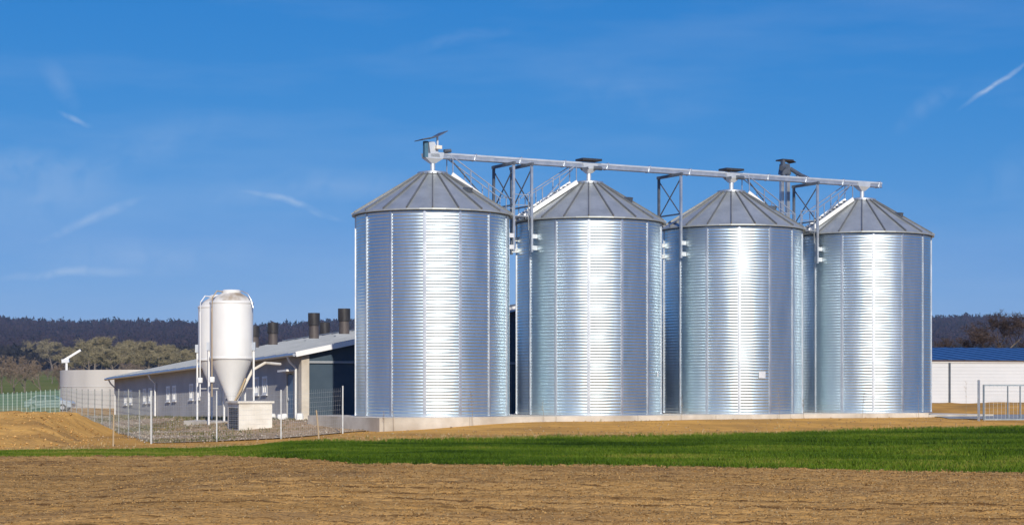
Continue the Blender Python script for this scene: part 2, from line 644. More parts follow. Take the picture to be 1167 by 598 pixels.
# darker drill lines along the direction of working
n, l = m.node_tree.nodes, m.node_tree.links
b = n['Principled BSDF']
prev = b.inputs['Base Color'].links[0].from_socket
geo = n.new('ShaderNodeNewGeometry')
vr = n.new('ShaderNodeVectorRotate')
vr.rotation_type = 'Z_AXIS'
vr.inputs['Angle'].default_value = -math.atan2(ROWD[1], ROWD[0])
l.new(geo.outputs['Position'], vr.inputs[0])
cur = prev
for (sx_, sy_, p0, p1, cc, amt) in ((.12, 1.9, .53, .66, (.22, .120, .042), .6), (1.6, 6.5, .54, .70, (.22, .120, .042), .45), (.05, .35, .48, .66, (.30, .170, .056), .6)):
    mp = n.new('ShaderNodeMapping')
    mp.inputs['Scale'].default_value = (sx_, sy_, .01)
    l.new(vr.outputs[0], mp.inputs[0])
    nz = n.new('ShaderNodeTexNoise')
    nz.inputs['Scale'].default_value = 1
    nz.inputs['Detail'].default_value = 3
    l.new(mp.outputs[0], nz.inputs['Vector'])
    mr = n.new('ShaderNodeMapRange')
    mr.inputs[1].default_value = p0
    mr.inputs[2].default_value = p1
    mr.inputs[4].default_value = amt
    l.new(nz.outputs[0], mr.inputs[0])
    mx = n.new('ShaderNodeMix')
    mx.data_type = 'RGBA'
    mx.inputs[7].default_value = (*cc, 1)
    l.new(mr.outputs[0], mx.inputs[0])
    l.new(cur, mx.inputs[6])
    cur = mx.outputs[2]
# drill rows: thin broken lines of darker soil, a metre and a half apart
sp = n.new('ShaderNodeSeparateXYZ')
l.new(vr.outputs[0], sp.inputs[0])


def fmath(op, a_, b_=None, c_=None):
    q = n.new('ShaderNodeMath')
    q.operation = op
    for i_, v_ in enumerate((a_, b_, c_)):
        if v_ is None:
            continue
        if isinstance(v_, (int, float)):
            q.inputs[i_].default_value = v_
        else:
            l.new(v_, q.inputs[i_])
    return q.outputs[0]


for (per, wid, amt, sd) in ((1.55, .085, .95, 3.0), (.62, .10, .38, 17.0)):
    mp = n.new('ShaderNodeMapping')
    mp.inputs['Location'].default_value = (sd, sd, 0)
    mp.inputs['Scale'].default_value = (.35, .5, .01)
    l.new(vr.outputs[0], mp.inputs[0])
    nz = n.new('ShaderNodeTexNoise')
    nz.inputs['Scale'].default_value = 1
    nz.inputs['Detail'].default_value = 4
    l.new(mp.outputs[0], nz.inputs['Vector'])
    ph = fmath('MULTIPLY_ADD', sp.outputs[1], 1 / per, fmath('MULTIPLY', nz.outputs[0], .30))
    fr_ = fmath('ABSOLUTE', fmath('SUBTRACT', fmath('FRACT', ph), .5))
    mr = n.new('ShaderNodeMapRange')
    mr.inputs[1].default_value, mr.inputs[2].default_value = wid, wid * .4
    l.new(fr_, mr.inputs[0])
    mp2 = n.new('ShaderNodeMapping')
    mp2.inputs['Scale'].default_value = (.9, .45, .01)
    mp2.inputs['Location'].default_value = (sd * 3, 0, 0)
    l.new(vr.outputs[0], mp2.inputs[0])
    nz2 = n.new('ShaderNodeTexNoise')
    nz2.inputs['Scale'].default_value = 1.6
    nz2.inputs['Detail'].default_value = 5
    l.new(mp2.outputs[0], nz2.inputs['Vector'])
    mr2 = n.new('ShaderNodeMapRange')
    mr2.inputs[1].default_value, mr2.inputs[2].default_value, mr2.inputs[4].default_value = .41, .56, amt
    l.new(nz2.outputs[0], mr2.inputs[0])
    mx = n.new('ShaderNodeMix')
    mx.data_type = 'RGBA'
    mx.inputs[7].default_value = (.135, .070, .024, 1)
    l.new(fmath('MULTIPLY', mr.outputs[0], mr2.outputs[0]), mx.inputs[0])
    l.new(cur, mx.inputs[6])
    cur = mx.outputs[2]
l.new(cur, b.inputs['Base Color'])
o = np_obj('ploughed_field', np.stack([FXX.ravel(), FYY.ravel(), FZZ.ravel()], 1), grid_faces(len(fv), len(fk)), m, smooth=True)
tag(o, kind='structure')


def scatter_field(n):
    k = rng.uniform(-.34, .34, n)
    y0, y1 = 17.5, edge_at(fe, k) + .2
    # density even on the land
    yy = np.sqrt(rng.uniform(0, 1, n) * (y1 ** 2 - y0 ** 2) + y0 ** 2)
    return k * yy, yy


# clods of earth
def rocks(name, x, y, z, size, m, tone):
    n = len(x)
    base = np.array([[1, 0, 0], [-1, 0, 0], [0, 1, 0], [0, -1, 0], [0, 0, .8], [0, 0, -.6]])
    tri = np.array([[0, 2, 4], [2, 1, 4], [1, 3, 4], [3, 0, 4], [2, 0, 5], [1, 2, 5], [3, 1, 5], [0, 3, 5]])
    jit = rng.uniform(.55, 1.3, (n, 6, 1))
    a = rng.uniform(0, 6.28, n)
    ca, sa = np.cos(a)[:, None], np.sin(a)[:, None]
    b = base[None] * jit + rng.uniform(-.2, .2, (n, 6, 3))
    bx, by = b[:, :, 0] * ca - b[:, :, 1] * sa, b[:, :, 0] * sa + b[:, :, 1] * ca
    V = np.stack([bx, by, b[:, :, 2]], 2) * size[:, None, None] + np.stack([x, y, z], 1)[:, None, :]
    F = (tri[None] + (np.arange(n) * 6)[:, None, None]).reshape(-1, 3)
    return np_obj(name, V.reshape(-1, 3), F, m, np.repeat(tone, 8))


N = 90000
cx, cy = scatter_field(N)
cz = ground(cx, cy) + .10 + field_height(cx, cy)
csz = .008 + .022 * rng.random(N) ** 3
o = rocks('soil_clods', cx, cy, cz, csz, attr_mat('clod_soil', [(.17, .092, .032), (.34, .195, .068), (.47, .29, .115)], .95), rng.random(N))
tag(o, 'loose brown clods lying over the ploughed field', 'soil', kind='stuff')
# straw stubble
N = 60000
sx, sy = scatter_field(N)
sz = ground(sx, sy) + .115 + field_height(sx, sy)
ln_ = rng.uniform(.015, .055, N)
aa = rng.uniform(0, 6.28, N)
el = rng.uniform(-.2, .5, N)
d = np.stack([np.cos(aa) * np.cos(el), np.sin(aa) * np.cos(el), np.sin(el)], 1) * ln_[:, None]
w = np.stack([-np.sin(aa), np.cos(aa), np.zeros(N)], 1) * rng.uniform(.004, .009, N)[:, None]
P = np.stack([sx, sy, sz], 1)
V = np.stack([P - w, P + w, P + d + w, P + d - w], 1).reshape(-1, 3)
F = np.arange(N * 4).reshape(-1, 4)
o = np_obj('straw_stubble', V, F, attr_mat('straw', [(.34, .22, .09), (.42, .28, .12), (.50, .36, .18)], .8), rng.random(N))
tag(o, 'pale straw stubble strewn over the ploughed field', 'straw', kind='stuff')

# ------------------------------------------------------------------ grass strip
K = np.linspace(-.38, .38, 300)
Vv = np.linspace(0, 1, 60)
K, Vv = np.meshgrid(K, Vv)
Y0, Y1 = edge_at(fe, K) - .2, edge_at(ge, K) + .5 * vnoise(K * 50, K * 0, 2., 31, 3)
YY = Y0 + (Y1 - Y0) * Vv
XX = K * YY
ZZ = ground(XX, YY) + .05 + .05 * vnoise(XX, YY, .6, 33, 3)
ZZ[0] -= .1
ZZ[-1] -= .1
m = mat('grass_soil', (.045, .065, .010), (.07, .09, .014), rough=.95, spec=.05, scale=1.2, detail=8, coords='World', c3=(.16, .13, .05), s3=.3)
o = np_obj('grass_strip', np.stack([XX.ravel(), YY.ravel(), ZZ.ravel()], 1), grid_faces(60, 300), m, smooth=True)
tag(o, kind='structure')


def blades(name, x, y, z, h, w, m, tone, lean=.5, per=3):
    """tufts: `per` bent blades each, one triangle plus one quad turned into two triangles"""
    n = len(x) * per
    x, y, z, h, tone = (np.repeat(q, per) for q in (x, y, z, h, tone))
    x = x + rng.normal(0, .03, n)
    y = y + rng.normal(0, .03, n)
    a = rng.uniform(0, 6.283, n)
    f = rng.uniform(0, 6.283, n)
    b = rng.uniform(.1, lean, n)
    P = np.stack([x, y, z], 1)
    W = np.stack([np.cos(f), np.sin(f), np.zeros(n)], 1) * (w * rng.uniform(.7, 1.3, n))[:, None]
    D = np.stack([np.cos(a) * b, np.sin(a) * b, np.ones(n)], 1)
    mid = P + D * (h * .55)[:, None] * np.array([.6, .6, 1])
    tip = P + D * h[:, None] * np.array([1.3, 1.3, .95])
    V = np.stack([P - W, P + W, mid + W * .8, mid - W * .8, tip], 1).reshape(-1, 3)
    i = np.arange(n) * 5
    F = np.stack([np.stack([i, i + 1, i + 2], 1), np.stack([i, i + 2, i + 3], 1), np.stack([i + 3, i + 2, i + 4], 1)], 1).reshape(-1, 3)
    return np_obj(name, V, F, m, np.repeat(np.clip(tone + rng.normal(0, .12, n), 0, 1), 3))


N = 150000
k = rng.uniform(-.33, .33, N)
y0, y1 = edge_at(fe, k) - .2 - 2.2 * np.clip(vnoise(k * 70, k * 0, 2.6, 32, 4), 0, 1), edge_at(ge, k) + .4 + 1.6 * vnoise(k * 50, k * 0, 2., 31, 4)
yy = np.sqrt(rng.uniform(0, 1, N) * (y1 ** 2 - y0 ** 2) + y0 ** 2)
xx = k * yy
keep = rng.random(N) < np.clip(.88 + 1.1 * vnoise(xx, yy, .35, 41, 3), .12, 1)
# thinner, drier cover at the left end and towards the upper edge
fr = (yy - y0) / (y1 - y0)
leftness = sm(-.12, -.16, k)
keep &= rng.random(N) > leftness * np.clip(.55 + 1.6 * vnoise(xx, yy, .8, 47, 3), 0, .95)
keep &= rng.random(N) > .75 * sm(.74, 1.0, fr)
keep &= rng.random(N) > .6 * sm(.06, .0, fr)
xx, yy, fr, leftness = xx[keep], yy[keep], fr[keep], leftness[keep]
tone = .42 + .9 * vnoise(xx * .5, yy, .22, 43, 3) + .8 * vnoise(xx * .45, yy, .9, 44, 3) + .28 * leftness * rng.random(len(xx)) + .45 * sm(.86, 1.0, fr) * rng.random(len(xx))
hh = .07 + .17 * np.clip(.5 + 1.3 * vnoise(xx * .6, yy, .6, 45, 3), 0, 1) * (1 - .5 * leftness)
o = blades('grass', xx, yy, ground(xx, yy) + .05, hh, .011, attr_mat('grass_blade', [(.012, .032, .003), (.050, .098, .006), (.105, .165, .012), (.24, .21, .045)], .6), np.clip(tone, 0, 1), per=3)
tag(o, 'dense green young crop grass between field and earth bank', 'grass', kind='stuff')

# dry grass and weeds on the bank and along the fence
N = 26000
k = rng.uniform(-.33, .33, N)
y0 = edge_at(ge, k)
yy = y0 + rng.exponential(2.2, N) - .3
xx = k * yy
tP = (xx - S0[0]) * AX[1] - (yy - S0[1]) * AX[0]
keep = ((tP > 4.15) | (xx < -6.2)) & (yy < 86) & (rng.random(N) < np.clip(.25 + 1.6 * vnoise(xx, yy, .5, 51, 3) + .25 * sm(3, 0, yy - y0), 0, 1))
keep &= ~((xx < -16.5) & (yy > 64) & (rng.random(N) < .93))
xx, yy = xx[keep], yy[keep]
dry = attr_mat('dry_grass', [(.13, .14, .035), (.26, .20, .085), (.40, .29, .13), (.46, .36, .19)], .8)
o = blades('dry_grass', xx, yy, ground(xx, yy) + .0, .05 + .12 * rng.random(len(xx)) ** 2, .009, dry, rng.random(len(xx)), lean=.9, per=3)
tag(o, 'short dry grass on the earth bank in front of the silos', 'grass', kind='stuff')

# stones on the bank and in the yard
N = 9000
xx = rng.uniform(-30, 26, N)
yy = rng.uniform(58, 100, N)
k = xx / yy
tP = (xx - S0[0]) * AX[1] - (yy - S0[1]) * AX[0]
keep = (yy > edge_at(ge, k) + .5) & ((tP > 4.2) | (xx < -7.5))
xx, yy = xx[keep], yy[keep]
o = rocks('gravel_stones', xx, yy, ground(xx, yy) + .01, .015 + .055 * rng.random(len(xx)) ** 4, attr_mat('stones', [(.26, .16, .07), (.40, .26, .12), (.46, .34, .20)], .9), rng.random(len(xx)))
tag(o, 'scattered stones on the bare earth round the silos', 'gravel', kind='stuff')

# ------------------------------------------------------------------ gravel yard inside the fence, spoil heap, road
FENCE = [(-14.1, 72.0), (-12.05, 75.2), (-9.85, 78.6), (-7.4, 80.6)]
u_ = np.linspace(0, 1, 70)
v_ = np.linspace(0, 1, 70)
U, Vg = np.meshgrid(u_, v_)
near = np.array([(-31, 127), (-22, 99), (-14.0, 72.3), (-12.0, 75.5), (-9.8, 78.9), (-7.4, 81.0), (-5.9, 82)])
seg = np.r_[0, np.cumsum(np.hypot(*np.diff(near, axis=0).T))]
seg /= seg[-1]
NX, NY = np.interp(U, seg, near[:, 0]), np.interp(U, seg, near[:, 1])
far_ = np.array([(-27.5, 131), (-10.85, 95.4), (2, 100)])
sg = np.r_[0, .8, 1]
FX2, FY2 = np.interp(U, sg, far_[:, 0]), np.interp(U, sg, far_[:, 1])
XX, YY = NX + (FX2 - NX) * Vg, NY + (FY2 - NY) * Vg
ZZ = ground(XX, YY) + .035 + .035 * vnoise(XX, YY, 1.2, 61, 3)
m = mat('yard_gravel', (.36, .25, .15), (.50, .36, .23), rough=.95, spec=.05, scale=5, detail=10, coords='World', bump=.5, bscale=14, c3=(.26, .185, .10), s3=.25)
o = np_obj('gravel_yard', np.stack([XX.ravel(), YY.ravel(), ZZ.ravel()], 1), grid_faces(70, 70), m, smooth=True)
tag(o, kind='structure')

# gravel and weeds on the yard
N = 15000
fu, fv_ = rng.random(N), rng.random(N) ** 1.3
jx, jy = np.clip((fu * 69).astype(int), 0, 69), np.clip((fv_ * 69).astype(int), 0, 69)
yx = XX[jy, jx] + rng.normal(0, .25, N)
yy_ = YY[jy, jx] + rng.normal(0, .25, N)
o = rocks('yard_stones', yx, yy_, ground(yx, yy_) + .045, .015 + .06 * rng.random(N) ** 4, attr_mat('yard_stone', [(.15, .115, .08), (.34, .27, .19), (.52, .46, .37)], .9), rng.random(N))
tag(o, 'loose gravel stones over the fenced yard', 'gravel', kind='stuff')
wk = (vnoise(yx, yy_, .25, 63, 3) > .06) & (rng.random(N) < .75)
o = blades('yard_weeds', yx[wk], yy_[wk], ground(yx[wk], yy_[wk]) + .03, .05 + .14 * rng.random(wk.sum()) ** 2, .012, attr_mat('yard_weed', [(.06, .08, .02), (.14, .13, .045), (.30, .23, .11)], .8), rng.random(wk.sum()), lean=.9, per=3)
tag(o, 'patchy low weeds growing in the fenced gravel yard', 'weeds', kind='stuff')

hx = np.linspace(-48, -14.8, 260)
hy = np.linspace(62, 96, 240)
HX, HY = np.meshgrid(hx, hy)
edge = -16.9 + 1.0 * vnoise(HY, HY * 0, .25, 71, 3) - .10 * (HY - 70)
side = sm(0, 2.2, edge - HX)
prof = sm(62.5, 79, HY) * sm(95, 84, HY)
H = .98 * prof * side + side * sm(63, 68, HY) * (.35 * vnoise(HX, HY, .16, 72, 3) + .50 * vnoise(HX, HY, .7, 73, 4) + .22 * np.abs(vnoise(HX, HY, 2.2, 74, 3)))
HZ = ground(HX, HY) + H - .03
m = mat('spoil_earth', (.70, .40, .115), (.52, .285, .075), rough=.95, spec=.05, scale=.8, detail=10, coords='World', bump=.6, bscale=7, c3=(.34, .19, .065), s3=.3)
o = np_obj('earth_heap', np.stack([HX.ravel(), HY.ravel(), HZ.ravel()], 1), grid_faces(240, 260), m, smooth=True)
tag(o, kind='structure')

def heap_z(x, y):
    fx = np.clip((x + 48) / 33.2 * 259, 0, 258.99)
    fy = np.clip((y - 62) / 34 * 239, 0, 238.99)
    return HZ[fy.astype(int), fx.astype(int)]


N = 5200
hx_, hy_ = rng.uniform(-30, -15.2, N), rng.uniform(62.5, 84, N)
heapz = heap_z(hx_, hy_)
o = rocks('heap_clods', hx_, hy_, heapz + .01, .015 + .07 * rng.random(N) ** 5, attr_mat('heap_clod', [(.26, .14, .045), (.46, .26, .085), (.60, .37, .14)], .95), rng.random(N))
tag(o, 'loose clods lying on the ochre earth heap', 'soil', kind='stuff')

# small earth ridge and asphalt behind the gate on the right
hx = np.linspace(19, 60, 120)
hy = np.linspace(104, 140, 60)
HX, HY = np.meshgrid(hx, hy)
H = (.55 * sm(112, 122, HY) * sm(138, 126, HY) * (1 + .9 * vnoise(HX, HY, .2, 81, 3)) + .15 * vnoise(HX, HY, .7, 82, 3)) * sm(104, 108, HY)
o = np_obj('earth_ridge', np.stack([HX.ravel(), HY.ravel(), (ground(HX, HY) + H - .05 + .03).ravel()], 1), grid_faces(60, 120), M['earth'], smooth=True)
tag(o, kind='structure')
hx = np.linspace(22, 60, 40)
hy = np.linspace(92.8, 103, 30)
HX, HY = np.meshgrid(hx, hy)
m = mat('asphalt', (.20, .205, .21), (.26, .265, .27), rough=.9, scale=3, detail=8, coords='World')
o = np_obj('asphalt_drive', np.stack([HX.ravel(), (HY + .25 * (HX - 22)).ravel(), (ground(HX, HY + .25 * (HX - 22)) + .04).ravel()], 1), grid_faces(30, 40), m, smooth=True)
tag(o, kind='structure')

# ------------------------------------------------------------------ silos
RB, RR, ZB, ZE, ZA = 3.6, 3.785, .38, 9.76, 11.70
RC = .60
NP, NRF = 14, 20
H_W = ZE - ZB
NW = 64


def panel_mesh():
    rows, cols = NW * 6 + 1, 22
    V = []
    half = math.pi / NP
    chord = RB * math.cos(half)
    for i in range(rows):
        z = H_W * i / (rows - 1)
        wv = .0046 * math.cos(2 * math.pi * NW * i / (rows - 1))
        for j in range(cols):
            a = -half + 2 * half * j / (cols - 1)
            flat = chord / math.cos(a)
            r = RB * .97 + flat * .03 + wv
            V.append((r * math.cos(a), r * math.sin(a), z))
    me = bpy.data.meshes.new('wall_panel')
    me.from_pydata(V, [], [tuple(q) for q in grid_faces(rows, cols).tolist()])
    me.materials.append(M['galv'])
    me.shade_smooth()
    return me


def mesh_of(mb, name, m, smooth=False):
    me = bpy.data.meshes.new(name)
    me.from_pydata(mb.v, [], mb.f)
    me.materials.append(m)
    if smooth:
        me.shade_smooth()
        me.set_sharp_from_angle(angle=R(35))
    return me


ME = {}
ME['panel'] = panel_mesh()
# stiffener: hat section standing proud of the seam
mb = MB()
for (y0, y1, x0, x1) in ((-.035, .035, .0, .05), (-.075, -.035, .0, .014), (.035, .075, .0, .014)):
    mb.box(RB + x0 - .004, RB + x1, y0, y1, 0, H_W)
ME['stiff'] = mesh_of(mb, 'stiffener', M['stiff'])
# roof panel: a sheet with a shallow pressed rib in the middle and an eave lip
mb = MB()
ha = math.pi / NRF


def rz(r):
    return ZE + (RR - r) * (ZA - ZE) / (RR - RC) - ZB


ring = []
for (r, dz) in ((RC, 0), (1.4, 0), (2.4, 0), (RR, 0), (RR, -.07), (RR - .22, -.05)):
    ring.append([(r * math.cos(a), r * math.sin(a), rz(r if dz == 0 else RR) + dz) for a in (-ha, 0, ha)])
for i in range(len(ring) - 1):
    for j in range(2):
        mb.quad(ring[i][j], ring[i + 1][j], ring[i + 1][j + 1], ring[i][j + 1])
ME['roof'] = mesh_of(mb, 'roof_panel', M['roofm'])
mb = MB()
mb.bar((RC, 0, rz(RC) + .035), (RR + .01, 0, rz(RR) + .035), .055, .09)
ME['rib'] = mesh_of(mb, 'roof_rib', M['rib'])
mb = MB().lathe([(RC + .12, rz(RC) - .04), (RC + .12, rz(RC) + .07), (.2, rz(RC) + .16), (0.0, rz(RC) + .16)], 28)
ME['cap'] = mesh_of(mb, 'roof_cap', M['steel'], True)
mb = MB().lathe([(RB - .02, H_W - .10), (RB + .06, H_W - .10), (RB + .06, H_W - .01), (RR - .1, H_W - .01), (RR - .1, H_W + .01), (RB - .02, H_W + .01)], 84)
ME['eave'] = mesh_of(mb, 'eave_ring', M['steel_dark'], True)
mb = MB().lathe([(RB + .07, 0.0), (RB + .07, .05), (RB - .05, .05)], 84)
ME['base'] = mesh_of(mb, 'base_ring', M['stiff'], True)
# roof vent hood
mb = MB()
z0 = rz(2.05)
mb.hexa([(1.95, -.13, rz(1.95) - .02), (2.30, -.13, rz(2.30) - .02), (2.30, .13, rz(2.30) - .02), (1.95, .13, rz(1.95) - .02),
         (2.0, -.11, rz(1.95) + .06), (2.36, -.16, rz(2.30) + .24), (2.36, .16, rz(2.30) + .24), (2.0, .11, rz(1.95) + .06)])
ME['vent'] = mesh_of(mb, 'roof_vent', M['steel_dark'])

ORI = [-5.7, 0, 6.2, 9.2]
SLAB = ['corrugated metal silo nearest the barn, leftmost of the four, under the conveyor drive',
        'corrugated metal silo second from the left, beside the twin support frames',
        'corrugated metal silo third from the left, just left of the tall elevator',
        'corrugated metal silo at the right end of the row, nearest the gate']
VENTA = [48, 62, 74, 62]
for i in range(4):
    c = row(STEP * i, 0, ZB)
    s = empty('grain_silo', c)
    tag(s, SLAB[i], 'silo', 'grain silos in a row')
    view = math.atan2(-c[1], -c[0])          # bearing of the open side towards the field
    for k in range(NP):
        a = view + R(ORI[i]) + 2 * math.pi * (k + .5) / NP
        link('wall_panel', ME['panel'], s, rz=a)
        link('stiffener', ME['stiff'], s, rz=a + math.pi / NP)
    for k in range(NRF):
        a = view + 2 * math.pi * k / NRF
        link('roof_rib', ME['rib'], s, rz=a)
        link('roof_panel', ME['roof'], s, rz=a + ha)
    link('roof_cap', ME['cap'], s)
    link('eave_ring', ME['eave'], s)
    link('base_ring', ME['base'], s)
    link('roof_vent', ME['vent'], s, rz=view + R(VENTA[i]))

# small plates on the walls
for (i, deg, z, w, h, lab) in ((2, 24.5, 1.95, .36, .34, 'small white square plate on the third silo wall'), (1, 66, 1.95, .16, .24, 'small white plate near the right edge of the second silo')):
    c = row(STEP * i, 0, 0)
    a = math.atan2(-c[1], -c[0]) + R(deg)
    mb = MB().box(-.012, .012, -w / 2, w / 2, -h / 2, h / 2)
    o = mb.build('wall_plate', M['steel_light'])
    o.location = (c[0] + (RB + .045) * math.cos(a), c[1] + (RB + .045) * math.sin(a), z + ZB)
    o.rotation_euler = (0, 0, a)
    tag(o, lab, 'plate')

# plinth
pl = empty('concrete_plinth', row(0, 4, 0))
tag(pl, 'long pale concrete plinth under the four silos', 'plinth')
t0, t1 = -4.58, 3 * STEP + 5.6
cuts = np.linspace(t0, t1, 9)
for a, b_ in zip(cuts[:-1], cuts[1:]):
    mb = MB()
    e = .012
    q = [row(a + e, 4.0, -.8), row(b_ - e, 4.0, -.8), row(b_ - e, -4.2, -.8), row(a + e, -4.2, -.8)]
    top = ZB - (.0 if b_ < 3 * STEP + 4.5 else .1)
    mb.hexa(q + [(p[0], p[1], top) for p in q])
    ob = mb.build('concrete_block', M['plinthc'], pl)
    ob.matrix_parent_inverse = Matrix.Translation(-Vector(pl.location))


# ------------------------------------------------------------------ conveyor over the silos
ZC = 12.58


def part(mb, name, m, parent, smooth=False):
    o = mb.build(name, m, parent, smooth)
    o.matrix_parent_inverse = (Matrix.Translation(Vector(parent.location)) @ parent.rotation_euler.to_matrix().to_4x4()).inverted()
    return o


cv = empty('grain_conveyor', row(0, 0, 0))
tag(cv, 'long pale steel conveyor running level above all four silo tops', 'conveyor')
tend = 3 * STEP + 1.25
part(MB().bar(row(.1, 0, ZC - .05), row(tend, 0, ZC - .05), .28, .19), 'trough', M['steel'], cv)
part(MB().bar(row(.1, 0, ZC + .09), row(tend, 0, ZC + .09), .33, .09), 'cover', M['steel_pale'], cv)
part(MB().bar(row(.1, .15, ZC - .145), row(tend, .15, ZC - .145), .05, .03), 'bottom_flange', M['steel_dark'], cv)
for t in np.arange(2.2, tend, 2.45):
    part(MB().bar(row(t - .03, 0, ZC + .015), row(t + .03, 0, ZC + .0), .36, .34), 'joint_flange', M['steel'], cv)
for i in range(4):
    t = STEP * i
    mb = MB()
    w = .42 if i else .5
    zt, zb = ZC + .06, ZC - .38
    q = [row(t - w, .2, zt), row(t + w, .2, zt), row(t + w, -.2, zt), row(t - w, -.2, zt)]
    p = [row(t - .12, .12, zb), row(t + .12, .12, zb), row(t + .12, -.12, zb), row(t - .12, -.12, zb)]
    m1 = ZC - .16
    qq = [row(t - w * .9, .2, m1), row(t + w * .9, .2, m1), row(t + w * .9, -.2, m1), row(t - w * .9, -.2, m1)]
    mb.hexa(qq + q)
    mb.hexa(p + qq)
    part(mb, 'outlet_funnel', M['steel_pale'], cv)
    part(MB().tube([row(t, 0, zb + .05), row(t, 0, ZA + .1)], .115, 14), 'drop_pipe', M['steel_pale'], cv, True)
    if i in (1, 2):
        part(MB().bar(row(t - .55, 0, ZC + .27), row(t + .55, 0, ZC + .27), .72, .10), 'weather_cover', M['black'], cv)
        part(MB().tube([row(t + .15, .22, ZC - .12), row(t + .58, .26, ZC - .14)], .10, 12), 'gate_motor', M['steel_dark'], cv, True)
        part(MB().bar(row(t - .55, .24, ZC - .22), row(t - .2, .24, ZC - .16), .14, .14), 'gate_box', M['steel_dark'], cv)
# drive at the left end
part(MB().hexa([row(-.18, .2, ZC - .1), row(.30, .2, ZC - .1), row(.30, -.2, ZC - .1), row(-.18, -.2, ZC - .1),
                row(-.30, .2, ZC + .60), row(.02, .2, ZC + .60), row(.02, -.2, ZC + .60), row(-.30, -.2, ZC + .60)]), 'drive_housing', M['steel_pale'], cv)
part(MB().bar(row(.16, .18, ZC + .2), row(.16, .18, ZC + .85), .07), 'canopy_post', M['steel_light'], cv)
part(MB().bar(row(.02, .3, ZC + .35), row(.30, .3, ZC + .35), .18, .16), 'gearbox', M['boxw'], cv)
part(MB().bar(row(-.72, 0, ZC + .66), row(.06, 0, ZC + .84), .95, .035), 'canopy_sheet', M['steel_dark'], cv)
part(MB().bar(row(.03, 0, ZC + .82), row(.56, 0, ZC + 1.12), .95, .035), 'canopy_sheet', M['steel_dark'], cv)
part(MB().bar(row(-.42, .1, ZC + .62), row(-.42, .1, ZC - .14), .20, .18), 'drive_motor', M['motor'], cv)
part(MB().tube([row(.5, .2, ZC + .2), row(.85, .2, ZC + .24)], .09, 10), 'tension_screw', M['steel_dark'], cv, True)

# support frames
FR = [(STEP * 0 + 3.78, 'lattice support frame fixed to the right side of the first silo'),
      (STEP * 1 - 3.78, 'lattice support frame fixed to the left side of the second silo'),
      (STEP * 2 - 3.78, 'lattice support frame between the second and third silos'),
      (STEP * 3 - 3.78, 'lattice support frame beside the elevator, at the last silo')]
for k, (t, lab) in enumerate(FR):
    f = empty('support_frame', row(t, 0, 8.3))
    tag(f, lab, 'frame', 'conveyor support frames')
    inn = -1 if k == 0 else 1
    for p in (1.0, -1.0):
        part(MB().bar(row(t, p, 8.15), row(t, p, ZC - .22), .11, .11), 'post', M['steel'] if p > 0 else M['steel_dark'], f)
        for dz in (0, .55):
            part(MB().bar(row(t, p, 8.35 + dz), row(t + inn * .30, p * .96, 8.35 + dz), .13, .20), 'wall_bracket', M['steel_light'], f)
    part(MB().bar(row(t, 1.12, ZC - .25), row(t, -1.12, ZC - .25), .12, .14), 'top_beam', M['steel_dark'], f)
    part(MB().bar(row(t, 1.0, 10.35), row(t, -1.0, 10.35), .07, .07), 'cross_beam', M['steel_dark'], f)
    part(MB().bar(row(t + .04, 1.0, 12.2), row(t + .04, -1.0, 10.35), .045, .045), 'brace', M['steel_dark'], f)
    part(MB().bar(row(t - .04, -1.0, 12.2), row(t - .04, 1.0, 10.35), .045, .045), 'brace', M['steel_dark'], f)


def rzw(r):
    return rz(r) + ZB


# roof stairs, in pairs that meet at the landings
for (i, s, lab) in ((0, 1, 'steel roof stair down the right slope of the first silo'), (1, -1, 'steel roof stair up the left slope of the second silo'),
                    (2, 1, 'steel roof stair down the right slope of the third silo'), (3, -1, 'steel roof stair up the left slope of the last silo')):
    t = STEP * i
    st = empty('roof_stair', row(t, 0, ZE))
    tag(st, lab, 'stair', 'stairs on the silo roofs')
    ra, rb = .85, 3.8
    for p in (.32, -.32):
        part(MB().bar(row(t + s * ra, p, rzw(ra) + .16), row(t + s * rb, p, rzw(rb) + .16), .06, .20), 'stringer', M['white'], st)
        part(MB().bar(row(t + s * ra, p, rzw(ra) + 1.0), row(t + s * rb, p, rzw(rb) + 1.0), .045), 'handrail', M['steel'], st)
        for r in np.linspace(ra + .05, rb - .05, 4):
            part(MB().bar(row(t + s * r, p, rzw(r) + .16), row(t + s * r, p, rzw(r) + 1.0), .04), 'rail_post', M['steel'], st)
    for r in np.linspace(ra + .15, rb - .15, 12):
        part(MB().bar(row(t + s * r, .32, rzw(r) + .18), row(t + s * r, -.32, rzw(r) + .18), .22, .03), 'step', M['steel_light'], st)
    # tie rod from the conveyor down to the stair foot
    part(MB().bar(row(t + s * .95, .1, ZC - .2), row(t + s * 2.7, .1, rzw(2.7) + .25), .05), 'tie_rod', M['steel_dark'] if s > 0 else M['steel'], st)  # right-slope rods in dark steel as painted shade, left ones pale as sunlit
for (i, lab) in ((0, 'small railed landing between the first and second silo roofs'), (2, 'small railed landing between the last two silo roofs')):
    t = STEP * (i + .5)
    lg = empty('roof_landing', row(t, 0, 9.8))
    tag(lg, lab, 'landing', 'landings between the silo roofs')
    part(MB().bar(row(t, .8, 9.86), row(t, -.8, 9.86), .9, .05), 'grating', M['steel'], lg)
    for p in (.8, -.8):
        for dz in (.5, 1.0):
            part(MB().bar(row(t - .45, p, 9.88 + dz), row(t + .45, p, 9.88 + dz), .04), 'handrail', M['steel'], lg)
        for dt in (-.43, .43):
            part(MB().bar(row(t + dt, p, 9.2), row(t + dt, p, 10.9), .045), 'rail_post', M['steel'], lg)

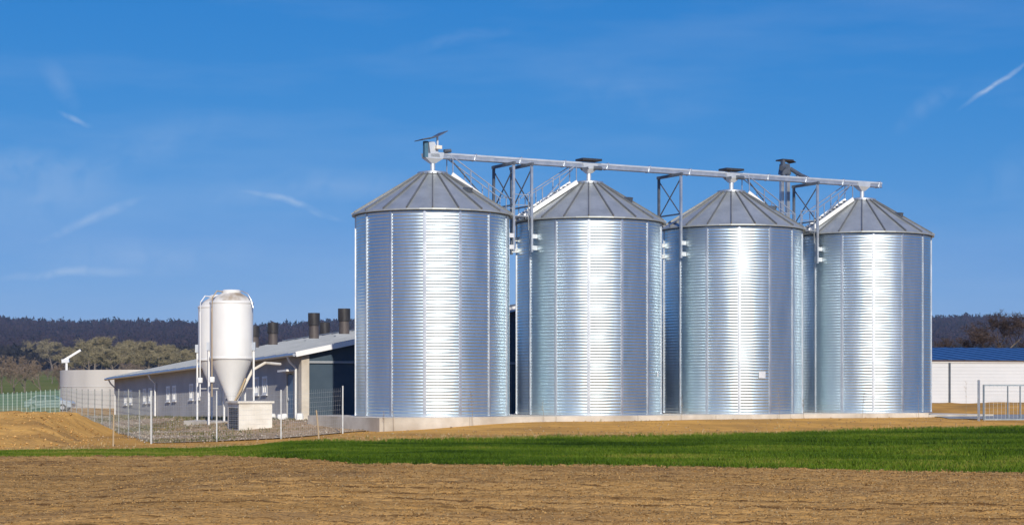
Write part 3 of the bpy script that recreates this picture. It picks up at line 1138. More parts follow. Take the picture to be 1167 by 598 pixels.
# bucket elevator behind the row
te, pe = STEP * 2.5 + .15, -1.35
ev = empty('bucket_elevator', row(te, pe, 0))
tag(ev, 'tall twin-leg bucket elevator rising behind the third silo', 'elevator')
for d_ in (-.19, .19):
    part(MB().bar(row(te + d_, pe, .2), row(te + d_, pe, 13.1), .19, .19), 'leg', M['steel'], ev)
part(MB().hexa([row(te - .30, pe + .18, 13.0), row(te + .30, pe + .18, 13.0), row(te + .30, pe - .18, 13.0), row(te - .30, pe - .18, 13.0),
                row(te - .2, pe + .18, 13.55), row(te + .2, pe + .18, 13.55), row(te + .2, pe - .18, 13.55), row(te - .2, pe - .18, 13.55)]), 'head', M['steel_dark'], ev)
part(MB().tube([row(te - .25, pe + .25, 13.35), row(te - .55, pe + .45, 13.25)], .14, 12), 'motor', M['steel_dark'], ev, True)
part(MB().bar(row(te - .35, pe + .3, 12.9), row(te - .35, pe + .3, 13.7), .2, .16), 'gearbox', M['steel_dark'], ev)
part(MB().bar(row(te - .36, pe, 13.74), row(te + .36, pe, 13.74), .62, .07), 'canopy', M['black'], ev)
part(MB().bar(row(te + .34, pe, 13.72), row(te + .52, pe, 13.64), .6, .04), 'canopy_lip', M['black'], ev)
part(MB().tube([row(te + .3, pe + .1, 13.3), row(te + .55, pe + .7, 12.9), row(te + .55, pe + 1.3, ZC + .1)], .11, 10), 'spout', M['steel_dark'], ev, True)
part(MB().bar(row(te + .68, pe + .2, 12.6), row(te + .68, pe + .2, 13.1), .12, .12), 'outlet', M['steel_light'], ev)

# ------------------------------------------------------------------ feed silos and plant box
def feed_silo(cx, cy, zb, lab, extra):
    f = empty('feed_silo', (cx, cy, zb))
    tag(f, lab, 'feed silo', 'feed silos beside the barn')
    rr = 1.05

    def P(mb, name, m, smooth=True):
        return mb.build(name, m, f, smooth, 30)
    P(MB().lathe([(rr, 3.18), (rr, 5.85), (rr - .02, 5.92)], 40), 'cylinder', M['cream'])
    P(MB().lathe([(rr - .02, 5.92), (.86, 6.12), (.45, 6.36), (.42, 6.38)], 40), 'shoulder', M['creamtop'])
    P(MB().lathe([(.46, 6.34), (.46, 6.44), (.40, 6.50), (0, 6.52)], 28), 'lid', M['cream'])
    P(MB().lathe([(rr, 3.18), (.16, 1.05), (.16, .85)], 40), 'hopper', M['cream'])
    P(MB().lathe([(rr + .018, 3.12), (rr + .03, 3.15), (rr + .03, 3.21), (rr + .012, 3.25)], 40), 'joint_band', M['cream'])
    P(MB().lathe([(rr + .005, 5.80), (rr + .02, 5.83), (rr + .02, 5.88), (rr - .01, 5.94)], 40), 'joint_band', M['cream'])
    LA = (-6, 186, 62, 118)
    for k in range(4):
        a = R(LA[k])
        x, y = (rr + .05) * math.cos(a), (rr + .05) * math.sin(a)
        P(MB().bar((x, y, -.6), (x, y, 3.95), .075, .075), 'leg', M['white'], False)
        P(MB().box(x - .09, x + .09, y - .09, y + .09, 3.55, 3.95), 'leg_bracket', M['steel'], False)
    for k in range(4):
        a, b2 = R((-6, 62, 118, 62)[k]), R((62, 118, 186, 118)[k])
        if k == 3:
            continue
        P(MB().bar(((rr + .05) * math.cos(a), (rr + .05) * math.sin(a), 1.7), ((rr + .05) * math.cos(b2), (rr + .05) * math.sin(b2), 1.7), .04), 'leg_brace', M['white'], False)
    # filling pipe and lid opener line
    P(MB().tube([(-.35, -.15, 6.40), (-.62, -.55, 6.42), (-.78, -.88, 6.1), (-.80, -.95, 5.6), (-.80, -.95, 1.3)], .03, 10), 'filling_pipe', M['wood'] if extra else M['white'])
    P(MB().lathe([(.13, 2.0), (.14, 2.05), (.14, 2.22), (.12, 2.26)], 12, -.80, -.97), 'pipe_coupling', M['white'])
    P(MB().tube([(.5, -.2, 6.45), (.85, -.35, 6.3), (1.02, -.42, 6.0), (1.12, -.45, 5.6)], .03, 8), 'vent_line', M['steel'])
    if extra:
        P(MB().tube([(.15, .1, 1.0), (.55, .3, 1.75), (.95, .6, 2.6), (1.5, 1.0, 2.95), (2.1, 2.2, 2.9)], .075, 10), 'auger_tube', M['boxw'])
        P(MB().tube([(.05, -.1, .9), (.45, .05, 1.6), (.65, .15, 2.2)], .06, 10), 'auger_tube', M['wood'])
    return f


feed_silo(-13.70, 90.0, -.04, 'white hopper-bottomed feed silo in front, above the low box', True)
feed_silo(-15.05, 94.6, -.06, 'white hopper-bottomed feed silo behind the front one, half hidden', False)
# slab under the legs
mb = MB()
mb.hexa([(-16.5, 92.6, -.8), (-12.6, 88.6, -.8), (-11.9, 91.4, -.8), (-15.2, 97.3, -.8), (-16.5, 92.6, .04), (-12.6, 88.6, .04), (-11.9, 91.4, .04), (-15.2, 97.3, .04)])
o = mb.build('foundation_slab', M['plinthc'])
tag(o, 'flat concrete slab under the two feed silos', 'slab')
bx = empty('plant_box', (-12.3, 86.5, -.3))
bx.rotation_euler = (0, 0, R(25))
tag(bx, 'low pale rendered box with slab lid beneath the front feed silo', 'box')
MB().box(-.80, .80, -.9, .95, -.5, 1.28).build('wall', M['boxw'], bx)
MB().box(-.88, .88, -.98, 1.03, 1.282, 1.37).build('lid', M['boxw'], bx)
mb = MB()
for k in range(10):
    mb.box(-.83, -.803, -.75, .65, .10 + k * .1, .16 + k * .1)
mb.build('side_grille', M['black'], bx)  # vent slats, their black also standing in for shade on this side

# ------------------------------------------------------------------ long barn
BD = Vector((-.430, .903, 0))       # along the barn
BN = Vector((.903, .430, 0))        # across the barn
B0 = Vector((-10.85, 95.5, 0))
SLP = .027
BL, BW = 41.5, 26.0
PITCH = .205


def bp(u, v, w):
    p = B0 + BD * u + BN * v
    return (p.x, p.y, w - SLP * u - .02)


barn = empty('livestock_barn', tuple(B0))
tag(barn, 'long low grey livestock barn with pale pitched roof and black chimneys', 'barn')


def bpart(mb, name, m, smooth=False, parent=None):
    o = mb.build(name, m, parent or barn, smooth)
    inv = Matrix.Translation(-B0)
    o.matrix_parent_inverse = inv if parent is None else Matrix.Identity(4)
    return o


def bbox(u0, u1, v0, v1, w0, w1):
    return MB().hexa([bp(u0, v0, w0), bp(u1, v0, w0), bp(u1, v1, w0), bp(u0, v1, w0), bp(u0, v0, w1), bp(u1, v0, w1), bp(u1, v1, w1), bp(u0, v1, w1)])


HE = 3.42
# long wall with real openings: piers and bands between window pairs
wins = []
for u in (7.1, 13.8, 20.4, 25.9, 32.0, 37.4):
    wins += [(u - 1.2, u - .3), (u + .3, u + 1.2)]
WS, WT = 1.5, 2.5
door = (1.5, 2.6)
ed = [0.45]
for a, b_ in wins:
    ed += [a, b_]
ed += [BL]
wallmb = MB()


def addwall(u0, u1, w0, w1):
    wallmb.hexa([bp(u0, 0, w0), bp(u1, 0, w0), bp(u1, .3, w0), bp(u0, .3, w0), bp(u0, 0, w1), bp(u1, 0, w1), bp(u1, .3, w1), bp(u0, .3, w1)])


addwall(.45, door[0], -1, WS)
addwall(door[1], BL, -1, WS)
prevu = .45
for a, b_ in [door] + wins:
    addwall(prevu, a, WS, WT)
    prevu = b_
addwall(prevu, BL, WS, WT)
addwall(.45, BL, WT, HE)
bpart(wallmb, 'long_wall', M['wallg'])
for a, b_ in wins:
    w = bpart(bbox(a + .05, b_ - .05, .10, .13, WS + .05, WT - .05), 'window', M['pane_refl'])
    fm = MB()
    for (q0, q1, z0_, z1_) in ((a, a + .16, WS, WT), (b_ - .16, b_, WS, WT), (a + .16, b_ - .16, WS, WS + .12), (a + .16, b_ - .16, WT - .12, WT), ((a + b_) / 2 - .04, (a + b_) / 2 + .04, WS + .12, WT - .12)):
        bb = bbox(q0, q1, -.02, .14, z0_, z1_)
        i0 = len(fm.v)
        fm.v += bb.v
        fm.f += [tuple(k + i0 for k in f) for f in bb.f]
    fo = fm.build('window_frame', M['white'], w)
    fo.matrix_parent_inverse = Matrix.Identity(4)
    so = bbox(a - .05, b_ + .05, -.09, .0, WS - .06, WS - .003).build('window_sill', M['white'], w)
    so.matrix_parent_inverse = Matrix.Identity(4)
dr = bpart(bbox(door[0] + .04, door[1] - .04, .05, .11, .1, WT - .05), 'door', M['door'])
h_ = bbox(door[1] - .2, door[1] - .14, .0, .05, 1.1, 1.25).build('door_handle', M['steel'], dr)
bpart(bbox(door[0] - .2, door[1] + .2, -.45, -.002, WT + .1, WT + .2), 'door_canopy', M['white'])
bpart(bbox(.0, .44, -.06, .36, -1, HE), 'corner_pillar', M['plinthc'])
# gable end
g = MB()
g.hexa([bp(.12, .37, .28), bp(.12, BW, .28), bp(.35, BW, .28), bp(.35, .37, .28), bp(.12, .37, 2.98), bp(.12, BW, 2.98), bp(.35, BW, 2.98), bp(.35, .37, 2.98)])
bpart(g, 'gable_wall', M['slate'])
g = MB()
A, B_, C_ = bp(.06, .37, 3.10), bp(.06, BW, 3.10), bp(.06, BW / 2, 3.10 + PITCH * BW / 2 + .28)
A2, B2, C2 = bp(.35, .37, 3.10), bp(.35, BW, 3.10), bp(.35, BW / 2, 3.10 + PITCH * BW / 2 + .28)
A3, B3, A4, B4 = bp(.06, .37, HE), bp(.06, BW, HE), bp(.35, .37, HE), bp(.35, BW, HE)
g.quad(A, B_, B3, C_, A3)
g.quad(A2, A4, C2, B4, B2)
bpart(g, 'gable_panel', M['slate'])
bpart(bbox(.02, .34, .37, BW, 2.982, 3.098), 'gable_trim', M['barnroof'])
bpart(bbox(.05, .3, .37, BW, -1, .278), 'gable_footing', M['plinthc'])
for v in np.arange(4.2, BW, 3.9):
    bpart(bbox(.085, .118, v - .04, v + .04, .29, 2.97), 'cover_strip', M['steel_dark'])
bpart(bbox(BL - .3, BL - .01, .31, BW, -1, HE), 'rear_wall', M['wallg'])
bpart(bbox(.45, BL, BW - .3, BW - .002, -1, HE), 'far_wall', M['wallg'])
# roof
OV, OG = .50, .35


def roofz(v):
    return HE + .05 + PITCH * (v if v <= BW / 2 else BW - v)


rf = MB()
rf.hexa([bp(-OG, -OV, roofz(-OV)), bp(BL + OG, -OV, roofz(-OV)), bp(BL + OG, BW / 2, roofz(BW / 2)), bp(-OG, BW / 2, roofz(BW / 2)),
         bp(-OG, -OV, roofz(-OV) + .14), bp(BL + OG, -OV, roofz(-OV) + .14), bp(BL + OG, BW / 2, roofz(BW / 2) + .14), bp(-OG, BW / 2, roofz(BW / 2) + .14)])
bpart(rf, 'roof', M['barnroof'])
rf = MB()
rf.hexa([bp(-OG, BW / 2 + .005, roofz(BW / 2)), bp(BL + OG, BW / 2 + .005, roofz(BW / 2)), bp(BL + OG, BW + OV, roofz(-OV)), bp(-OG, BW + OV, roofz(-OV)),
         bp(-OG, BW / 2 + .005, roofz(BW / 2) + .14), bp(BL + OG, BW / 2 + .005, roofz(BW / 2) + .14), bp(BL + OG, BW + OV, roofz(-OV) + .14), bp(-OG, BW + OV, roofz(-OV) + .14)])
bpart(rf, 'roof', M['barnroof'])
# standing ribs on the roof, ridge cap, verge board, gutter and downpipes
for u in np.arange(1.0, BL, 2.0):
    bpart(MB().bar(bp(u, -OV + .02, roofz(-OV) + .155), bp(u, BW / 2 - .2, roofz(BW / 2 - .2) + .155), .06, .05), 'roof_seam', M['barnroof'])
bpart(MB().bar(bp(-OG, BW / 2, roofz(BW / 2) + .18), bp(BL + OG, BW / 2, roofz(BW / 2) + .18), .5, .08), 'ridge_cap', M['barnroof'])
bpart(MB().bar(bp(-OG - .03, -OV, roofz(-OV) + .05), bp(-OG - .03, BW / 2, roofz(BW / 2) + .05), .05, .26), 'verge_board', M['white'])
bpart(MB().tube([bp(-OG, -OV - .08, roofz(-OV) + .02), bp(BL + OG, -OV - .08, roofz(-OV) + .02)], .085, 10), 'gutter', M['steel'], True)
for u in (.75, 29.5, 40.8):
    bpart(MB().tube([bp(u, -OV - .08, roofz(-OV) - .04), bp(u, -OV + .05, roofz(-OV) - .3), bp(u, -.12, roofz(-OV) - .62), bp(u, -.12, -.3)], .06, 10), 'downpipe', M['white'], True)
# chimneys
for (u, v, h) in ((18.2, 9, 1.72), (23.9, 9, 1.8), (32.5, 9, 1.66), (36.8, 9, 1.66), (40.0, 15.5, 1.9), (41.0, 17.5, 2.3)):
    z0 = roofz(v) + .1
    p = Vector(bp(u, v, z0))
    ch = empty('chimney_stack', p)
    tag_parent = ch
    ch.parent = barn
    ch.location = p - B0
    MB().lathe([(.33, -.5), (.33, h * .6)], 22).build('chimney_pipe', M['chim2'], ch, True)
    MB().lathe([(.385, h * .55), (.39, h * .58), (.39, h), (.36, h), (.36, h * .6)], 22).build('chimney_collar', M['chim'], ch, True)
    MB().box(-.48, .48, -.48, .48, -.2, .12).build('roof_flashing', M['barnroof'], ch)
# white blocks by the footing
for (u, v, s_) in ((.3, -.9, .19), (1.3, -.8, .16), (2.4, -.85, .18), (3.3, -.9, .15), (-.4, -.3, .2)):
    p = Vector(bp(u, v, 0))
    mb = MB().lathe([(0, -.1), (s_, -.1), (s_ * 1.05, s_ * .8), (s_ * .8, s_ * 1.6), (0, s_ * 1.65)], 9)
    o = mb.build('white_pot', M['white'], None, True)
    o.location = (p.x, p.y, gz(p.x, p.y) + .05)
    tag(o, 'small white pot by the barn corner footing', 'pot', 'white pots by the barn corner')

# ------------------------------------------------------------------ slurry tank with mixer arm
TX, TY, TR = (199 - 583.5) * 205 / FPX, 205.0, 12.4
tz = gz(TX, TY)
tk = empty('slurry_tank', (TX, TY, tz))
tag(tk, 'round pale concrete tank behind the barn at left', 'tank')
tt = CAM_H + (439 - 421) * (TY - TR) / FPX - tz
mb = MB().lathe([(TR, -1), (TR, tt), (TR - .3, tt), (TR - .3, 0.3)], 96)
mb.build('tank_wall', M['tankc'], tk, True)
MB().lathe([(TR + .03, tt * .55), (TR + .03, tt * .55 + .06), (TR, tt * .55 + .06)], 96).build('joint_band', M['tankc'], tk, True)
mx_ = TX - 10.95
my_ = TY - 4.5
mz = tz + tt
c_ = empty('mixer_arm', (mx_, my_, mz))
tag(c_, 'white slewing mixer arm on the tank rim', 'crane')
MB().bar((0, 0, -.6), (0, 0, 1.25), .22).build('post', M['white'], c_)
MB().bar((-.25, 0, 1.1), (1.55, 0, 2.2), .16, .24).build('boom', M['white'], c_)
MB().bar((-.5, 0, 1.0), (.3, 0, 1.05), .3, .4).build('winch', M['steel_light'], c_)
MB().tube([(1.5, 0, 2.15), (.9, 0, .5), (.6, .1, -.8)], .02, 5).build('cable', M['steel_dark'], c_)
MB().bar((.95, 0, -.6), (2.9, .3, -.1), .06).build('strut', M['steel_light'], c_)

# ------------------------------------------------------------------ fences
def wire_panel(L, H, name, m, vs=.10, hs=.2, r=.0045):
    mb = MB()
    x = vs / 2
    while x < L:
        mb.tube([(x, 0, .05), (x, 0, H)], r, 3, False)
        x += vs
    z = .05
    while z <= H + .01:
        mb.tube([(0, .008, z), (L, .008, z)], r * 1.3, 3, False)
        z += hs
    return mesh_of(mb, name, m)


M['wire'] = mat('galvanised_wire', (.50, .54, .54), (.60, .63, .62), rough=.5, metal=.4, scale=5)
M['postm'] = mat('pale_post', (.50, .52, .52), (.60, .62, .61), rough=.5, metal=.1, scale=5)
M['sidep'] = mat('grey_post', (.22, .23, .22), (.32, .33, .31), rough=.6, scale=5)
M['wired'] = mat('dull_wire', (.26, .28, .27), (.36, .37, .36), rough=.6, scale=5)
M['greenw'] = mat('green_coated_wire', (.085, .17, .13), (.12, .21, .16), rough=.6, scale=5)
M['greenp'] = mat('green_grey_post', (.28, .36, .32), (.36, .43, .39), rough=.6, scale=5)


def fence(name, pts, lab, H, pm, wm, vs=.10, spacing=3.0, wire_r=.0025, pr=.03, hs=.2):
    pts = [Vector((p[0], p[1], 0)) for p in pts]
    root = empty(name, (pts[0].x, pts[0].y, gz(pts[0].x, pts[0].y)))
    tag(root, lab, 'fence')
    rl = Vector(root.location)
    nodes = [pts[0]]
    for a, b2 in zip(pts[:-1], pts[1:]):
        n_ = max(1, round((b2 - a).length / spacing))
        for k in range(1, n_ + 1):
            nodes.append(a.lerp(b2, k / n_))
    cache = {}
    pmesh = mesh_of(MB().box(-pr, pr, -pr, pr, -.6, H + .06).box(-pr - .006, pr + .006, -pr - .006, pr + .006, H + .062, H + .085), 'fence_post', pm)
    for nd in nodes:
        link('fence_post', pmesh, root, Vector((nd.x, nd.y, gz(nd.x, nd.y))) - rl)
    for a, b2 in zip(nodes[:-1], nodes[1:]):
        d = b2 - a
        L = round(d.length, 2)
        za, zb_ = gz(a.x, a.y), gz(b2.x, b2.y)
        if L not in cache:
            cache[L] = wire_panel(L, H, 'mesh_panel', wm, vs, hs, wire_r)
        o = link('mesh_panel', cache[L], root, Vector((a.x, a.y, za)) - rl)
        o.rotation_euler = (0, -math.atan2(zb_ - za, d.length), math.atan2(d.y, d.x))
    return root


fence('yard_fence', FENCE, 'pale wire mesh fence in front of barn and feed silos', 2.0, M['postm'], M['wire'], spacing=3.9, pr=.023)
fence('side_fence', [(-14.12, 72.25), (-31.0, 127.0)], 'grey wire mesh fence running back past the earth heap', 2.0, M['sidep'], M['wired'], spacing=4.9, vs=.16, wire_r=.0025, pr=.024, hs=.25)
fence('green_fence', [(-31.2, 127.2), (-39, 133), (-60, 146)], 'long green mesh fence at far left behind the earth heap', 1.85, M['greenp'], M['greenw'], spacing=.5, vs=.045, wire_r=.012, pr=.026)

# gate on the right
M['gatem'] = mat('gate_tube', (.20, .25, .29), (.28, .33, .37), rough=.5, metal=.3, scale=5)
gp = Vector((23.55, 92.0, 0))
gt = empty('yard_gate', (gp.x, gp.y, gz(gp.x, gp.y)))
tag(gt, 'grey steel tube gate with wire infill at the right edge', 'gate')
gw, gh = 4.2, 1.82
fmb = MB()
for (a, b2) in (((0, 0, .05), (0, 0, gh)), ((gw, 0, .05), (gw, 0, gh))):
    fmb.bar(a, b2, .07)
for z in (.09, gh - .03):
    fmb.bar((.036, 0, z), (gw - .036, 0, z), .06, .07)
fmb.build('gate_frame', M['gatem'], gt)
for x in (1.2, 1.82, 3.0):
    MB().bar((x, 0, .126), (x, 0, gh - .066), .05).build('upright', M['gatem'], gt)
o = link('mesh_infill', wire_panel(gw, gh - .05, 'mesh_infill', M['wire'], .2, .2, .004), gt, (0, .05, .02))
o = MB().bar((0, 0, -.5), (0, 0, 2.05), .09).build('gate_post', M['steel'])
o.location = (23.3, 92.0, gz(23.3, 92))
tag(o, 'square grey steel post beside the gate', 'post')
# marker stakes
for (px, py, top, lean, lab) in ((129, 508, 472, .02, 'brown wooden stake beside the side fence'), (364, 501, 467, -.12, 'pale leaning wooden stake in front of the gable')):
    x, y = at(px, py)
    h = (py - top) * y / FPX
    o = MB().tube([(0, 0, -.3), (lean * .5, 0, h * .5), (lean, 0, h)], [.035, .033, .028], 7).build('wooden_stake', M['wood'], None, True)
    o.location = (x, y, gz(x, y))
    tag(o, lab, 'stake')

# ------------------------------------------------------------------ white hall on the right
hb = empty('storage_hall', (26, 143, 0))
tag(hb, 'low white clad hall with blue roof behind the gate', 'hall')
H0 = Vector((26, 143, 0))
HD = Vector((.935, .355, 0))
HN = Vector((-.355, .935, 0))


def hp(u, v, w):
    p = HD * u + HN * v
    return (p.x, p.y, w)


LH, WH, ZH = 34.0, 24.0, 3.75


def hbox(u0, u1, v0, v1, w0, w1):
    return MB().hexa([hp(u0, v0, w0), hp(u1, v0, w0), hp(u1, v1, w0), hp(u0, v1, w0), hp(u0, v0, w1), hp(u1, v0, w1), hp(u1, v1, w1), hp(u0, v1, w1)])


hbox(0, LH, .05, WH, -1, ZH).build('wall', M['hallw'], hb)
for k in range(13):
    hbox(.0, LH, .0, .048, .28 + k * .27, .28 + k * .27 + .262).build('cladding_sheet', M['hallw'], hb)
hbox(-.05, LH + .05, -.02, .049, -.6, .26).build('footing', M['plinthc'], hb)
hbox(-.1, LH + .1, -.08, -.003, 3.62, 3.80).build('eave_trim', M['white'], hb)
rfm = MB()
e0, e1 = 3.82, 5.1
P_ = [hp(-.3, -.35, e0), hp(LH + .3, -.35, e0), hp(LH + .3, WH + .3, e0), hp(-.3, WH + .3, e0), hp(4, WH / 2, e1), hp(LH - 9, WH / 2, e1)]
rfm.quad(P_[0], P_[1], P_[5], P_[4]).quad(P_[1], P_[2], P_[5]).quad(P_[2], P_[3], P_[4], P_[5]).quad(P_[3], P_[0], P_[4])
rfm.quad(P_[3], P_[2], P_[1], P_[0])
hroof = rfm.build('roof', M['hallr'], hb)
for u in np.arange(1, LH, 1.6):
    top = min(1, (u + .3) / 4.3, (LH + .3 - u) / 9.3)
    MB().bar(hp(u, -.34, e0 + .03), hp(u, -.35 + (WH / 2 + .35) * top, e0 + (e1 - e0) * top + .03), .05, .05).build('roof_seam', M['hallr'], hroof)
for u in (9.3, 24):
    MB().bar(hp(u, -.1, -.3), hp(u, -.1, 3.6), .11).build('downpipe', M['steel_dark'], hb)

# ------------------------------------------------------------------ parked car behind the green fence
cx_, cy_ = (57 - 583.5) * 168 / FPX, 168.0
car = empty('parked_car', (cx_, cy_, gz(cx_, cy_)))
tag(car, 'light blue car parked behind the green fence beside the tank', 'car')
prof = [(-2.1, .35), (2.1, .35), (2.15, .7), (1.95, .9), (1.1, 1.0), (.5, 1.42), (-1.1, 1.45), (-1.75, 1.0), (-2.15, .9)]
mb = MB()
i0 = len(prof)
mb.v = [(x, -.85 if z < 1.2 else -.7, z) for x, z in prof] + [(x, .85 if z < 1.2 else .7, z) for x, z in prof]
mb.f = [tuple(range(i0))[::-1], tuple(range(i0, 2 * i0))] + [(k, (k + 1) % i0, (k + 1) % i0 + i0, k + i0) for k in range(i0)]
mb.build('body', M['carpaint'], car)
for q in ([(1.0, 1.03), (.48, 1.36), (-.2, 1.37), (-.2, 1.03)], [(-.3, 1.03), (-.3, 1.37), (-1.05, 1.38), (-1.55, 1.03)]):
    mb = MB()
    mb.v = [(x, -.87 + (z - 1.03) * .32, z) for x, z in q] + [(x, -.80 + (z - 1.03) * .32, z) for x, z in q]
    mb.f = [(3, 2, 1, 0), (4, 5, 6, 7)] + [(k, (k + 1) % 4, (k + 1) % 4 + 4, k + 4) for k in range(4)]
    mb.build('side_window', M['glass'], car)
for x in (-1.35, 1.35):
    for y in (-.8, .8):
        wh = MB().tube([(x, y - .1, .33), (x, y + .1, .33)], .33, 18).build('wheel', M['rubber'], car, True)
        MB().tube([(x, y - .115, .33), (x, y + .115, .33)], .19, 14).build('rim', M['steel'], wh, True)

# ------------------------------------------------------------------ dry weeds standing before the plinth
WL = ['thin dry weed stalk at the left plinth corner', 'thin dry weed stalk right of the left plinth corner', 'tall dry weed stalk before the first silo, right of centre',
      'thin dry weed stalk before the gap after the first silo', 'thin dry weed stalk before the seam left of the third silo',
      'tall dry weed stalk before the third silo, near its right side', 'thin dry weed stalk where third and fourth silos meet',
      'thin dry weed stalk before the fourth silo', 'dark tall dry weed at the right edge of the fourth silo', 'thin dry weed stalk before the white hall wall']
for (px, hgt), lab in zip(((438, .9), (449, 1.2), (539, 1.55), (620, .9), (777, 1.1), (888, 1.5), (916, .9), (983, 1.3), (1047, 1.6), (1101, 1.9)), WL):
    tt_ = (px - 583.5) / FPX
    # just in front of the plinth line
    y = 70.0
    while (tt_ * y - S0[0]) * AX[1] - (y - S0[1]) * AX[0] > 4.25:
        y += .05
    x = tt_ * y
    wd = empty('dry_weed', (x, y, gz(x, y)))
    tag(wd, lab, 'weed', 'dry weed stalks along the plinth')
    bend = random.uniform(-.12, .12)
    MB().tube([(0, 0, -.05), (bend * .3, 0, hgt * .5), (bend, .03, hgt)], [.009, .007, .004], 5).build('stem', M['stalk'], wd)
    mb = MB()
    for q in range(9):
        z = hgt * random.uniform(.55, .98)
        a = random.uniform(0, 6.28)
        l_ = random.uniform(.05, .16)
        mb.tube([(bend * z / hgt, 0, z), (bend * z / hgt + l_ * math.cos(a), l_ * math.sin(a), z + l_ * 1.2)], [.005, .003], 3, False)
    mb.build('twigs', M['stalk'], wd)


# ------------------------------------------------------------------ trees
def tree_meshes(seed, H, spread, trunk_frac, twigs, m_tw, lev=4, tw=.012, rad=.16):
    rs = random.Random(seed)
    tmb, cmb = MB(), MB()
    tv, tf = [], []

    def branch(p, d, L, r, level):
        n = 3
        pts = [p]
        rr_ = [r]
        q = p.copy()
        dd = d.copy()
        for k in range(n):
            dd = (dd + Vector((rs.uniform(-.16, .16), rs.uniform(-.16, .16), rs.uniform(-.02, .14)))).normalized()
            q = q + dd * (L / n)
            pts.append(q.copy())
            rr_.append(r * (1 - .55 * (k + 1) / n))
        (tmb if level <= 1 else cmb).tube(pts, rr_, 5 if level <= 1 else 3, False)
        if level >= lev:
            for _ in range(twigs):
                b0 = pts[rs.randint(1, n)]
                a = Vector((rs.gauss(0, 1), rs.gauss(0, 1), rs.gauss(.25, .8))).normalized()
                tl = L * rs.uniform(.4, .9)
                w = max(r * .35, tw) * rs.uniform(.7, 1.3)
                s_ = a.cross(Vector((rs.gauss(0, 1), rs.gauss(0, 1), rs.gauss(0, 1)))).normalized() * w
                e = b0 + a * tl
                i_ = len(cmb.v)
                cmb.v += [tuple(b0 - s_), tuple(b0 + s_), tuple(e)]
                cmb.f.append((i_, i_ + 1, i_ + 2))
            return
        nb = rs.randint(3, 5) if level else rs.randint(6, 8)
        for j in range(nb):
            f = rs.uniform(.35, 1.0) if level else trunk_frac + (1 - trunk_frac) * (j + .5) / nb
            x = f * n
            k = min(int(x), n - 1)
            b0 = pts[k].lerp(pts[k + 1], x - k)
            a = rs.uniform(0, 6.283)
            side = Vector((math.cos(a), math.sin(a), 0))
            nd = (dd * rs.uniform(.35, .75) + side * spread * rs.uniform(.7, 1.1) + Vector((0, 0, .22))).normalized()
            branch(b0, nd, L * rs.uniform(.50, .68) * (1 if level else 1.05 - .35 * f), r * (1 - .6 * f) * .62, level + 1)
    branch(Vector((0, 0, -.3)), Vector((0, 0, 1)), H * .72, H * rad * .14, 0)
    return mesh_of(tmb, 'trunk', M['bark'], True), mesh_of(cmb, 'crown', m_tw)


M['tw_olive'] = mat('olive_twigs', (.22, .185, .10), (.32, .27, .15), rough=.9, scale=.4)
M['tw_brown'] = mat('brown_twigs', (.17, .125, .09), (.24, .18, .13), rough=.9, scale=.4)
M['tw_dark'] = mat('dark_twigs', (.045, .030, .026), (.075, .050, .040), rough=.9, scale=.4)
T_OL = [tree_meshes(s, 14, 1.0, .22, 60, M['tw_olive'], 3, tw=.055, rad=.2) for s in (1, 2, 3)]
T_BR = [tree_meshes(s, 8, .75, .30, 16, M['tw_brown'], 3, tw=.035, rad=.2) for s in (4, 5, 6)]
T_DK = [tree_meshes(s, 11, 1.0, .22, 22, M['tw_dark'], 4, tw=.022, rad=.22) for s in (8, 9)]


def place_tree(name, T, x, y, sc, rot, lab, group, szx=1.0):
    r_ = empty(name, (x, y, gz(x, y) - .05), rot)
    r_.scale = (sc * szx, sc * szx, sc)
    tag(r_, lab, 'tree', group)
    link('trunk', T[0], r_)
    link('crown', T[1], r_)
    return r_


rt = random.Random(5)
# olive grove on the lower slope
OLB = {0: 'leftmost pale olive tree of the rounded grove on the far slope', 22: 'rightmost pale olive tree of the grove, just above the barn roof',
       20: 'lone pale tree on the dark slope left of the grove', 21: 'small pale tree on the dark slope between lone tree and grove'}
for j, (px, top, d) in enumerate([(78, 397, 860), (95, 390, 820), (108, 386, 850), (122, 387, 800), (136, 390, 830), (148, 395, 790), (160, 393, 840), (172, 391, 800),
                                  (184, 392, 830), (196, 395, 800), (208, 399, 850), (88, 400, 760), (115, 398, 745), (130, 400, 740), (152, 402, 750), (168, 400, 745), (190, 402, 750),
                                  (102, 394, 780), (142, 396, 770), (178, 396, 775), (45, 388, 1250), (60, 392, 1150), (220, 404, 820)]):
    x = (px - 583.5) * d / FPX
    need = CAM_H + (439 - top) * d / FPX - gz(x, d)
    place_tree('olive_tree', T_OL[j % 3], x, d, need / 13.2, rt.uniform(0, 6.28), OLB.get(j, 'pale olive bare tree in the rounded grove on the far slope'), 'olive coloured trees in the far grove', 1.25)
# slim bare trees in front of the meadow, far left
LT = ['slim pale bare tree at the far left edge of the meadow', 'slim pale bare tree second from the left edge of the meadow', 'tall slim bare tree with pale trunk before the meadow',
      'slim pale bare tree just left of the tank', 'small bare tree close to the left rim of the tank']
for j, (px, top, d) in enumerate([(2, 408, 330), (16, 412, 340), (28, 411, 320), (47, 414, 335), (66, 418, 350)]):
    x = (px - 583.5) * d / FPX
    need = CAM_H + (439 - top) * d / FPX - gz(x, d)
    place_tree('bare_tree', T_BR[j % 3], x, d, need / 7.6, rt.uniform(0, 6.28), LT[j], 'slim bare trees before the meadow', .8)
